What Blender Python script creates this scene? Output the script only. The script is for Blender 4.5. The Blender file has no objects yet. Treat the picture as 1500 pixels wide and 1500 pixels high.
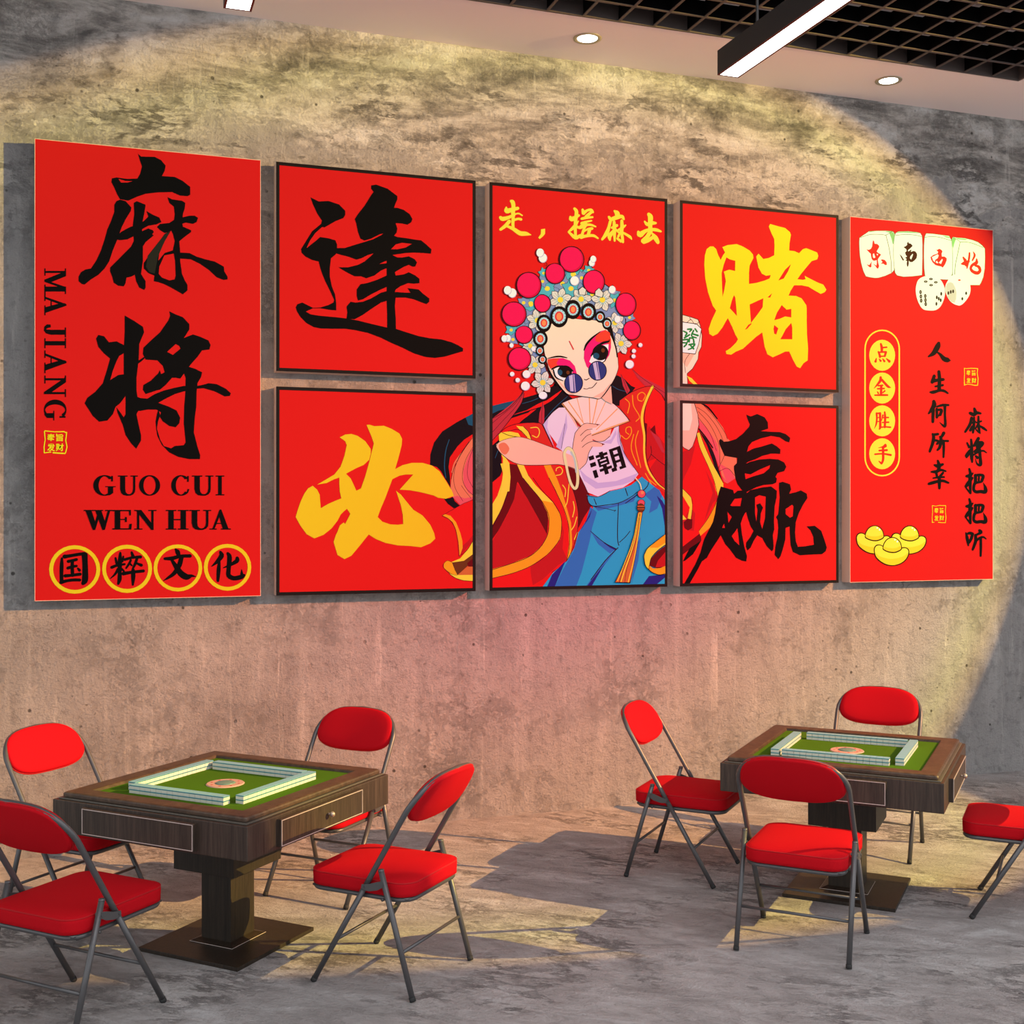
import bpy, bmesh, math, random
from mathutils import Vector, Matrix
from mathutils.geometry import delaunay_2d_cdt
random.seed(7)
SC = bpy.context.scene
COL = SC.collection
PI = math.pi
# ---------------------------------------------------------------- camera (level, turned 19 degrees from the wall normal)
F = 1740.0; CAMZ = 2.0
YAW = PI/2 - math.atan((5774-750)/F)
CAMD = F*CAMZ/(1194.5-750)*math.cos(YAW)
cam = bpy.data.cameras.new('camera'); co = bpy.data.objects.new('camera', cam); COL.objects.link(co)
cam.sensor_width = 36; cam.lens = 36*F/1500; cam.clip_end = 60; cam.clip_start = .05
co.location = (0, -CAMD, CAMZ); co.rotation_euler = (PI/2, 0, -YAW)
SC.camera = co
# ---------------------------------------------------------------- materials
def srgb(c):
    return tuple(((v/255)/12.92 if v/255 <= .04045 else ((v/255+.055)/1.055)**2.4) for v in c)
MATS = {}
def mat(name, col, rough=.6, metal=0., spec=.5, emit=None, es=0., bump=None, coat=0.):
    if name in MATS: return MATS[name]
    m = bpy.data.materials.new(name); m.use_nodes = True
    n = m.node_tree; b = n.nodes['Principled BSDF']
    b.inputs['Base Color'].default_value = (*col, 1); b.inputs['Roughness'].default_value = rough
    b.inputs['Metallic'].default_value = metal; b.inputs['Specular IOR Level'].default_value = spec
    b.inputs['Coat Weight'].default_value = coat
    if emit: b.inputs['Emission Color'].default_value = (*emit, 1); b.inputs['Emission Strength'].default_value = es
    # every material is procedural: a faint grain varies its roughness and surface
    tc = n.nodes.new('ShaderNodeTexCoord'); no = n.nodes.new('ShaderNodeTexNoise')
    no.inputs['Scale'].default_value = bump[0] if bump else 60; n.links.new(tc.outputs['Object'], no.inputs['Vector'])
    bp = n.nodes.new('ShaderNodeBump'); bp.inputs['Strength'].default_value = bump[1] if bump else .03
    bp.inputs['Distance'].default_value = .002
    n.links.new(no.outputs['Fac'], bp.inputs['Height']); n.links.new(bp.outputs['Normal'], b.inputs['Normal'])
    MATS[name] = m; return m
class NT:
    def __init__(s, name):
        s.m = bpy.data.materials.new(name); s.m.use_nodes = True; s.t = s.m.node_tree
        s.b = s.t.nodes['Principled BSDF']
    def n(s, typ, **k):
        x = s.t.nodes.new(typ)
        for a, v in k.items():
            if a.startswith('i_'):
                key = a[2:].replace('_', ' ')
                key = int(key) if key.isdigit() else key
                x.inputs[key].default_value = v
            else: setattr(x, a, v)
        return x
    def l(s, a, b): s.t.links.new(a, b)
    def noise(s, vec, scale, detail=6, rough=.6, dist=0.):
        x = s.n('ShaderNodeTexNoise'); x.inputs['Scale'].default_value = scale; x.inputs['Detail'].default_value = detail
        x.inputs['Roughness'].default_value = rough; x.inputs['Distortion'].default_value = dist
        s.l(vec, x.inputs['Vector']); return x.outputs['Fac']
    def mapping(s, vec, scale=(1,1,1), rot=(0,0,0), loc=(0,0,0)):
        x = s.n('ShaderNodeMapping'); x.inputs['Scale'].default_value = scale; x.inputs['Rotation'].default_value = rot
        x.inputs['Location'].default_value = loc
        s.l(vec, x.inputs['Vector']); return x.outputs['Vector']
    def ramp(s, fac, stops, interp='LINEAR'):
        x = s.n('ShaderNodeValToRGB'); x.color_ramp.interpolation = interp; e = x.color_ramp.elements
        for i, (p, c) in enumerate(stops):
            if i > 1: e.new(p)
            e[i].position = p; e[i].color = (c, c, c, 1) if not isinstance(c, tuple) else (*c, 1)
        s.l(fac, x.inputs['Fac']); return x.outputs['Color']
    def mix(s, fac, a, b, typ='MIX'):
        x = s.n('ShaderNodeMix', data_type='RGBA', blend_type=typ)
        for sock, v in ((x.inputs[0], fac), (x.inputs[6], a), (x.inputs[7], b)):
            if isinstance(v, (int, float)): sock.default_value = v
            elif isinstance(v, tuple): sock.default_value = (*v, 1)
            else: s.l(v, sock)
        return x.outputs[2]
    def math(s, op, a, b=0.):
        x = s.n('ShaderNodeMath', operation=op)
        for sock, v in ((x.inputs[0], a), (x.inputs[1], b)):
            if isinstance(v, (int, float)): sock.default_value = v
            else: s.l(v, sock)
        return x.outputs[0]
    def bump(s, h, strength, dist, prev=None):
        x = s.n('ShaderNodeBump'); x.inputs['Strength'].default_value = strength; x.inputs['Distance'].default_value = dist
        s.l(h, x.inputs['Height'])
        if prev: s.l(prev, x.inputs['Normal'])
        return x.outputs['Normal']

def wall_material():
    N = NT('aged_concrete_wall'); g = N.n('ShaderNodeNewGeometry').outputs['Position']
    sep = N.n('ShaderNodeSeparateXYZ'); N.l(g, sep.inputs[0]); Z = sep.outputs['Z']; X = sep.outputs['X']
    big = N.noise(g, .55, 5, .55, .4); med = N.noise(g, 2.3, 8, .65, .6); fine = N.noise(g, 14, 8, .7)
    grit = N.noise(g, 70, 3, .6); streak = N.noise(N.mapping(g, (3.2, 1, .35)), 2.2, 7, .65, .3)
    base = N.ramp(big, [(.3, (0.275, 0.268, 0.268)), (.7, (0.403, 0.393, 0.384))])
    c = N.mix(N.ramp(med, [(.35, 0.), (.68, 1.)]), base, (0.451, 0.439, 0.427))
    c = N.mix(N.ramp(streak, [(.5, 0.), (.72, .55)]), c, (0.586, 0.573, 0.555))
    c = N.mix(N.ramp(streak, [(.25, .5), (.42, 0.)]), c, (0.226, 0.220, 0.220))
    # flaking plaster band along the top of the wall
    zc = N.math('ADD', Z, N.math('MULTIPLY', N.math('SUBTRACT', N.noise(N.mapping(g, (1, 1, 2)), 1.3, 9, .7, .15), .5), 1.9))
    band = N.ramp(N.math('MULTIPLY', N.math('SUBTRACT', zc, 4.05), 1.4), [(.45, 0.), (.53, 1.)])
    patch = N.ramp(N.noise(N.mapping(g, (.8, 1, 2.5)), 1.7, 12, .72, .35), [(.36, (0.159, 0.152, 0.146)), (.45, (0.366, 0.348, 0.323)), (.51, (0.573, 0.549, 0.512)), (.62, (0.750, 0.750, 0.732))])
    c = N.mix(band, c, patch)
    # pale rim where the plaster flaked off, and pale runs below it
    rim = N.ramp(N.math('MULTIPLY', N.math('SUBTRACT', zc, 4.05), 1.4), [(.36, 0.), (.45, .6), (.5, .0)])
    c = N.mix(rim, c, (0.708, 0.683, 0.634))
    runs = N.ramp(N.noise(N.mapping(g, (7, 1, .5)), 1.6, 6, .7, .4), [(.58, 0.), (.68, 1.)])
    zone = N.ramp(N.math('MULTIPLY', Z, .2), [(.0, .25), (.2, .5), (.55, .1), (.68, .8), (.84, .4)])
    c = N.mix(N.math('MULTIPLY', runs, zone), c, (0.750, 0.732, 0.683))
    flake = N.ramp(N.noise(g, 5.5, 9, .75, .3), [(.62, 0.), (.67, .5)])
    c = N.mix(flake, c, (0.610, 0.586, 0.537))
    dark = N.ramp(N.noise(N.mapping(g, (1, 1, 1.3), loc=(3, 0, 9)), 3.1, 10, .78, .3), [(.655, 0.), (.72, .7)])
    c = N.mix(dark, c, (0.146, 0.140, 0.134))
    c = N.mix(N.ramp(fine, [(.3, .7), (.48, 0.), (.75, 0.)]), c, (0.207, 0.201, 0.195))
    c = N.mix(N.ramp(grit, [(.25, .35), (.45, 0.), (.62, .0), (.8, .3)]), c, (0.512, 0.500, 0.476), 'OVERLAY')
    # pin holes
    vo = N.n('ShaderNodeTexVoronoi', feature='F1'); vo.inputs['Scale'].default_value = 9; vo.inputs['Randomness'].default_value = 1
    N.l(g, vo.inputs['Vector'])
    pick = N.ramp(N.noise(g, 5, 2), [(.5, 0.), (.56, 1.)])
    hole = N.math('MULTIPLY', N.ramp(vo.outputs['Distance'], [(.07, 1.), (.115, 0.)]), pick)
    c = N.mix(N.math('MULTIPLY', hole, .85), c, (0.061, 0.055, 0.049))
    # crumbling veins: dark breaks with pale lips, strongest along the flaking band
    def ridge(vec, scale, detail=12, rough=.72, dist=.3):
        return N.math('SUBTRACT', 1., N.math('ABSOLUTE', N.math('SUBTRACT', N.math('MULTIPLY', N.noise(vec, scale, detail, rough, dist), 2.), 1.)))
    rg = ridge(N.mapping(g, (.7, 1, 1.9), loc=(2, 0, 5)), 1.5)
    vm = N.ramp(N.noise(N.mapping(g, (1, 1, 1.6), loc=(1, 0, 4)), 1.7, 6, .7), [(.51, 0.), (.60, 1.)])
    bz = N.ramp(N.math('MULTIPLY', Z, .2), [(.60, .0), (.74, .12), (.84, 1.), (.93, 1.), (.98, .4)])
    vein = N.math('MULTIPLY', N.math('MULTIPLY', N.ramp(rg, [(.93, 0.), (.975, 1.)]), vm), bz)
    lipm = N.math('MULTIPLY', N.math('MULTIPLY', N.ramp(rg, [(.80, 0.), (.88, 1.), (.93, .0)]), vm), bz)
    c = N.mix(N.math('MULTIPLY', lipm, .75), c, (.72, .70, .66))
    c = N.mix(N.math('MULTIPLY', vein, .8), c, (.11, .105, .10))
    r2 = ridge(N.mapping(g, (1, 1, 1), loc=(8, 0, 2)), 2.6, 13, .8, .1)
    low = N.ramp(N.noise(N.mapping(g, loc=(0, 0, 7)), 1.2, 4, .6), [(.50, 0.), (.66, 1.)])
    scr = N.math('MULTIPLY', N.ramp(r2, [(.955, 0.), (.985, 1.)]), low)
    c = N.mix(N.math('MULTIPLY', scr, .32), c, (.14, .13, .125))
    v3 = N.n('ShaderNodeTexVoronoi', feature='F1'); v3.inputs['Scale'].default_value = 26; N.l(N.mapping(g, (1, 1, 1.3)), v3.inputs['Vector'])
    pk = N.ramp(N.noise(N.mapping(g, loc=(4, 0, 1)), 2.2, 8, .8), [(.57, 0.), (.63, 1.)])
    pit = N.math('MULTIPLY', N.ramp(v3.outputs['Distance'], [(.12, 1.), (.22, 0.)]), pk)
    c = N.mix(N.math('MULTIPLY', pit, .65), c, (.10, .09, .085))
    # hairline cracks
    wv = N.n('ShaderNodeVectorMath', operation='ADD'); nc = N.n('ShaderNodeTexNoise'); nc.inputs['Scale'].default_value = 2.5; nc.inputs['Detail'].default_value = 8
    N.l(g, nc.inputs['Vector']); sc = N.n('ShaderNodeVectorMath', operation='SCALE'); sc.inputs['Scale'].default_value = .9
    N.l(nc.outputs['Color'], sc.inputs[0]); N.l(g, wv.inputs[0]); N.l(sc.outputs[0], wv.inputs[1])
    ve = N.n('ShaderNodeTexVoronoi', feature='DISTANCE_TO_EDGE'); ve.inputs['Scale'].default_value = .8; N.l(wv.outputs[0], ve.inputs['Vector'])
    cm = N.ramp(N.noise(N.mapping(g, loc=(7, 0, 3)), 1.3, 3), [(.58, 0.), (.68, 1.)])
    crack = N.math('MULTIPLY', N.ramp(ve.outputs['Distance'], [(.002, 1.), (.007, 0.)]), cm)
    c = N.mix(N.math('MULTIPLY', crack, .75), c, (0.085, 0.079, 0.073))
    N.l(c, N.b.inputs['Base Color']); N.b.inputs['Roughness'].default_value = .9; N.b.inputs['Specular IOR Level'].default_value = .25
    h = N.math('ADD', N.math('MULTIPLY', med, .8), N.math('MULTIPLY', fine, .5))
    nb = N.bump(h, .8, .07)
    nb = N.bump(N.math('SUBTRACT', N.math('MULTIPLY', band, .5), N.math('ADD', N.math('ADD', hole, pit), N.math('ADD', N.math('MULTIPLY', crack, .7), N.math('ADD', vein, N.math('MULTIPLY', scr, .6))))), .9, .03, nb)
    nb = N.bump(N.math('ADD', N.math('MULTIPLY', grit, .5), N.math('ADD', N.noise(g, 9, 14, .82), N.noise(g, 30, 6, .7))), .95, .024, nb)
    N.l(nb, N.b.inputs['Normal']); return N.m

def floor_material():
    N = NT('worn_concrete_floor'); g0 = N.n('ShaderNodeNewGeometry').outputs['Position']
    g = N.mapping(g0, (1, 1, 1), (0, 0, math.radians(38)))
    big = N.noise(g, .8, 5, .6, .5); med = N.noise(N.mapping(g, (1, 2.4, 1)), 2.6, 9, .68, .8)
    fine = N.noise(N.mapping(g, (1, 2, 1)), 11, 8, .72, .4); grit = N.noise(g, 60, 4, .6)
    c = N.ramp(big, [(.3, (0.450, 0.420, 0.415)), (.7, (0.660, 0.631, 0.621))])
    c = N.mix(N.ramp(med, [(.3, .75), (.5, 0.)]), c, (0.310, 0.286, 0.280))
    c = N.mix(N.ramp(med, [(.52, 0.), (.72, .8)]), c, (0.850, 0.850, 0.850))
    pat = N.ramp(N.noise(g, 2.1, 10, .75, .3), [(.6, 0.), (.66, .6)])
    c = N.mix(pat, c, (0.850, 0.850, 0.850))
    c = N.mix(N.ramp(N.noise(N.mapping(g, loc=(5, 2, 0)), 3.4, 10, .78, .3), [(.66, 0.), (.71, .85)]), c, (0.170, 0.160, 0.157))
    rd = N.math('SUBTRACT', 1., N.math('ABSOLUTE', N.math('SUBTRACT', N.math('MULTIPLY', N.noise(N.mapping(g, (1, 2.2, 1), loc=(3, 1, 0)), 1.6, 13, .76, .2), 2.), 1.)))
    vk = N.ramp(N.noise(N.mapping(g, loc=(6, 2, 0)), 1.6, 6, .7), [(.5, 0.), (.6, 1.)])
    vn = N.math('MULTIPLY', N.ramp(rd, [(.94, 0.), (.98, 1.)]), vk)
    c = N.mix(N.math('MULTIPLY', N.math('MULTIPLY', N.ramp(rd, [(.83, 0.), (.90, 1.), (.94, 0.)]), vk), .6), c, (.80, .78, .76))
    c = N.mix(N.math('MULTIPLY', vn, .6), c, (.14, .13, .125))
    c = N.mix(N.ramp(fine, [(.3, .6), (.48, 0.)]), c, (0.300, 0.280, 0.270))
    c = N.mix(N.ramp(fine, [(.6, 0.), (.8, .5)]), c, (0.850, 0.850, 0.850))
    N.l(c, N.b.inputs['Base Color']); N.b.inputs['Roughness'].default_value = .85; N.b.inputs['Specular IOR Level'].default_value = .3
    nb = N.bump(N.math('ADD', N.math('MULTIPLY', med, .9), N.math('MULTIPLY', fine, .6)), 1., .05)
    nb = N.bump(N.math('SUBTRACT', N.math('ADD', grit, N.noise(N.mapping(g, (1, 2, 1)), 12, 12, .8)), vn), .9, .016, nb); N.l(nb, N.b.inputs['Normal']); return N.m

def wood_material(name, vertical=False, lo=(.024, .016, .012), hi=(.085, .058, .042)):
    N = NT(name); tc = N.n('ShaderNodeTexCoord').outputs['Object']
    s = (18, 18, .9) if vertical else (3, 3, 3)
    g = N.mapping(tc, s)
    a = N.noise(g, 3.0 if vertical else 5, 8, .7, .8); b = N.noise(N.mapping(tc, (60, 60, 2) if vertical else (14, 14, 14)), 2.5, 6, .7)
    c = N.ramp(a, [(.3, lo), (.7, hi)])
    c = N.mix(N.ramp(b, [(.35, .55), (.6, 0.)]), c, (lo[0]*.7, lo[1]*.7, lo[2]*.7))
    N.l(c, N.b.inputs['Base Color']); N.b.inputs['Roughness'].default_value = .45; N.b.inputs['Specular IOR Level'].default_value = .35
    N.l(N.bump(b, .25, .003), N.b.inputs['Normal']); return N.m

M_WALL = wall_material(); M_FLOOR = floor_material()
M_WOODV = wood_material('dark_wood_upright_grain', True); M_WOODB = wood_material('dark_wood_pedestal', True, (.012, .009, .006), (.045, .03, .02)); M_WOOD = wood_material('brown_wood_rim', False, (.04, .024, .016), (.12, .072, .045))
M_CEIL = mat('soffit_bounce_tint', (.93, .79, .75), .8, bump=(25, .04))  # pink of the bounced spotlight is put into the soffit colour
M_BLACK = mat('black_slab', (.006, .006, .006), .9)
M_GRID = mat('grid_aluminium', (.075, .056, .05), .5)
M_GRIDIN = mat('grid_web', (.004, .0035, .0035), .9, spec=.02)
M_RED = mat('red_fabric', (.475, .004, .010), .8, spec=.08, bump=(420, .35))
M_PIPE = mat('red_piping', (.42, .004, .008), .7, spec=.3)
M_TUBE = mat('dark_grey_tube', (.095, .093, .096), .38, metal=.35, spec=.5)
M_RUB = mat('black_rubber', (.02, .02, .02), .8)
M_FELT = mat('green_felt', (.068, .15, .014), 1., spec=.0, bump=(500, .4))
M_STRIP = mat('olive_metal_strip', (.11, .098, .08), .45, metal=.2)
M_EDGE = mat('pale_metal_edge', (.62, .52, .47), .35, metal=.3)
M_KNOB = mat('brushed_knob', (.42, .33, .27), .35, metal=.5)
M_TILEW = mat('tile_ivory', (.60, .60, .52), .5, spec=.2)
M_TILEB = mat('tile_backs_blue', (.22, .42, .50), .5, spec=.2)
M_TILEG = mat('tile_middle_teal', (.05, .22, .24), .5, spec=.2)
M_DIALP = mat('dial_pink', (.58, .32, .25), .5)
M_DIALT = mat('dial_teal', (.13, .24, .20), .3)
M_DIALR = mat('dial_red', (.5, .05, .05), .5)
M_HOUS = mat('black_housing', (.012, .011, .011), .5)
M_HRED = mat('dark_red_lip', (.10, .012, .008), .5)
M_LITE = mat('lamp_diffuser', (1, 1, 1), .5, emit=(1, .985, .95), es=6)
M_RING = mat('downlight_ring', (.42, .36, .25), .35, metal=.5)
M_SIDE = mat('panel_side', (.52, .455, .425), .7, spec=.2)
M_BORD = mat('panel_black_frame', (.006, .005, .005), .5, spec=.08)
M_LIP = mat('panel_pale_lip', (.62, .40, .33), .6, spec=.1)
# ---------------------------------------------------------------- object helpers
def link(o, parent=None):
    COL.objects.link(o)
    if parent: o.parent = parent
    return o
def tag(o, label=None, cat=None, group=None, kind=None):
    for k, v in (('label', label), ('category', cat), ('group', group), ('kind', kind)):
        if v: o[k] = v
    return o
def empty(name, loc, rz=0):
    o = bpy.data.objects.new(name, None); o.location = loc; o.rotation_euler = (0, 0, rz); o.empty_display_size = .1
    return link(o)
def obj(name, bm, mats, parent=None, smooth=False):
    me = bpy.data.meshes.new(name); bmesh.ops.recalc_face_normals(bm, faces=bm.faces[:]); bm.to_mesh(me); bm.free()
    for m in (mats if isinstance(mats, (list, tuple)) else [mats]): me.materials.append(m)
    if smooth:
        for p in me.polygons: p.use_smooth = True
    return link(bpy.data.objects.new(name, me), parent)
def box(bm, x0, x1, y0, y1, z0, z1, mi=0, bevel=0.):
    vs = [bm.verts.new((x, y, z)) for z in (z0, z1) for x, y in ((x0, y0), (x1, y0), (x1, y1), (x0, y1))]
    fs = [bm.faces.new([vs[i] for i in f]) for f in ((3, 2, 1, 0), (4, 5, 6, 7), (0, 1, 5, 4), (1, 2, 6, 5), (2, 3, 7, 6), (3, 0, 4, 7))]
    for f in fs: f.material_index = mi
    if bevel:
        bmesh.ops.bevel(bm, geom=list({e for f in fs for e in f.edges}), offset=bevel, segments=2, profile=.6, affect='EDGES')
    return fs
def tube(bm, pts, r, seg=12, closed=False, caps=True):
    pts = [Vector(p) for p in pts]; n = len(pts); rings = []
    up = None
    for i, p in enumerate(pts):
        if closed: t = (pts[(i+1) % n]-pts[i-1]).normalized()
        else: t = (pts[min(i+1, n-1)]-pts[max(i-1, 0)]).normalized()
        if up is None:
            up = Vector((0, 0, 1)) if abs(t.z) < .9 else Vector((1, 0, 0))
        a = (up - t*up.dot(t)).normalized(); up = a; b = t.cross(a)
        rings.append([bm.verts.new(p+(a*math.cos(2*PI*k/seg)+b*math.sin(2*PI*k/seg))*r) for k in range(seg)])
    for i in range(n if closed else n-1):
        A, B = rings[i], rings[(i+1) % n]
        for k in range(seg): bm.faces.new((A[k], A[(k+1) % seg], B[(k+1) % seg], B[k]))
    if not closed and caps:
        bm.faces.new(rings[0][::-1]); bm.faces.new(rings[-1])
def cyl(bm, c, r, z0, z1, seg=32, mi=0, r2=None):
    r2 = r if r2 is None else r2
    A = [bm.verts.new((c[0]+r*math.cos(2*PI*k/seg), c[1]+r*math.sin(2*PI*k/seg), z0)) for k in range(seg)]
    B = [bm.verts.new((c[0]+r2*math.cos(2*PI*k/seg), c[1]+r2*math.sin(2*PI*k/seg), z1)) for k in range(seg)]
    fs = [bm.faces.new((A[k], A[(k+1) % seg], B[(k+1) % seg], B[k])) for k in range(seg)] + [bm.faces.new(A[::-1]), bm.faces.new(B)]
    for f in fs: f.material_index = mi
def copy_tree(o, parent=None):
    c = o.copy(); COL.objects.link(c); c.parent = parent
    for ch in [q for q in bpy.data.objects if q.parent is o]: copy_tree(ch, c)
    return c
def struct(name, bm, m): return tag(obj(name, bm, m), kind='structure')

# ---------------------------------------------------------------- the room
H = 5.03
bm = bmesh.new(); box(bm, -7, 13, 0, .2, -.02, H+.9); struct('wall_back', bm, M_WALL)
bm = bmesh.new(); box(bm, -7, 13, -13, .2, -.12, 0); struct('floor', bm, M_FLOOR)
bm = bmesh.new()          # plaster soffit: strip along the wall and the part right of the open grid
box(bm, -7, 13, -.665, 0, H, H+.1); box(bm, 6.105, 13, -13, -.665, H, H+.1)
box(bm, -7, 13, -.665, -.645, H+.1, H+.9); box(bm, 6.105, 6.125, -13, -.665, H+.1, H+.9)
struct('ceiling', bm, M_CEIL)
bm = bmesh.new(); box(bm, -7, 13, -13, 0, H+.9, H+1.0)
tag(obj('ceiling', bm, M_BLACK), kind='structure')
# open cell ceiling
GS = .2365; GX1 = 6.095; GY1 = -.672
cg = tag(empty('ceiling_grid', (GX1, GY1, H)), 'black open cell ceiling grid beside the plaster soffit, above the hanging lamps', 'ceiling grid')
bm = bmesh.new()
for i in range(1, 46):
    x = -i*GS+.005
    box(bm, x-.009, x+.009, -9.5, -.01, 0, .006); box(bm, x-.004, x+.004, -9.5, -.01, .006, .10, 1)
for j in range(1, 40):
    y = -j*GS+.002
    box(bm, -11, -.01, y-.009, y+.009, -.0005, .0055); box(bm, -11, -.01, y-.004, y+.004, .006, .10, 1)
o = obj('cell_grid', bm, [M_GRID, M_GRIDIN], cg)
bm = bmesh.new(); box(bm, -11, 0, -.014, 0, -.002, .1); box(bm, -.014, 0, -9.5, -.014, -.002, .1)
obj('edge_angle', bm, M_GRID, cg)
# downlights in the soffit
def downlight(x, y, label):
    t = tag(empty('downlight', (x, y, H)), label, 'downlight', 'round downlights in the soffit')
    bm = bmesh.new(); seg = 36
    prof = [(.092, 0.), (.09, -.005), (.078, -.007), (.068, -.004), (.06, .004)]
    R = [[bm.verts.new((r*math.cos(2*PI*k/seg), r*math.sin(2*PI*k/seg), z-.001)) for k in range(seg)] for r, z in prof]
    for A, B in zip(R, R[1:]):
        for k in range(seg): bm.faces.new((A[k], A[(k+1) % seg], B[(k+1) % seg], B[k]))
    obj('trim_ring', bm, M_RING, t, True)
    bm = bmesh.new(); cyl(bm, (0, 0), .064, -.003, .0, 36); obj('lens', bm, M_LITE, t)
downlight(2.942, -.377, 'round recessed downlight in the soffit left of the large hanging lamp')
downlight(5.228, -.382, 'round recessed downlight in the soffit right of the large hanging lamp')
# hanging linear lamps
def linear_lamp(x, label):
    t = tag(empty('linear_pendant_lamp', (x, LY, LZ)), label, 'lamp', 'black linear lamps hung below the ceiling grid')
    L = 3.6; w = .05; hh = .103
    bm = bmesh.new(); box(bm, -w, w, -L, 0, .003, hh, 0, .0015); obj('housing', bm, M_HOUS, t)
    bm = bmesh.new(); e = .0085
    box(bm, -w, -w+e, -L, 0, 0, .003); box(bm, w-e, w, -L, 0, 0, .003); box(bm, -w+e, w-e, -.007, 0, 0, .003); box(bm, -w+e, w-e, -L, -L+.007, 0, .003)
    obj('lower_lip', bm, M_HRED, t)
    bm = bmesh.new(); box(bm, -w+e, w-e, -L+.007, -.007, .0007, .003); obj('diffuser', bm, M_LITE, t)
    for y in (-.235, -L+.4):
        bm = bmesh.new(); cyl(bm, (0, y), .006, hh, H+.9-LZ, 10); obj('suspension_rod', bm, M_HOUS, t)
LY, LZ = -2.987, 3.826
linear_lamp(2.486, 'long black hanging lamp with a white light strip, at the top right of the photo')
linear_lamp(.4705, 'black framed light strip cut off by the top left edge of the photo')
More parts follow.
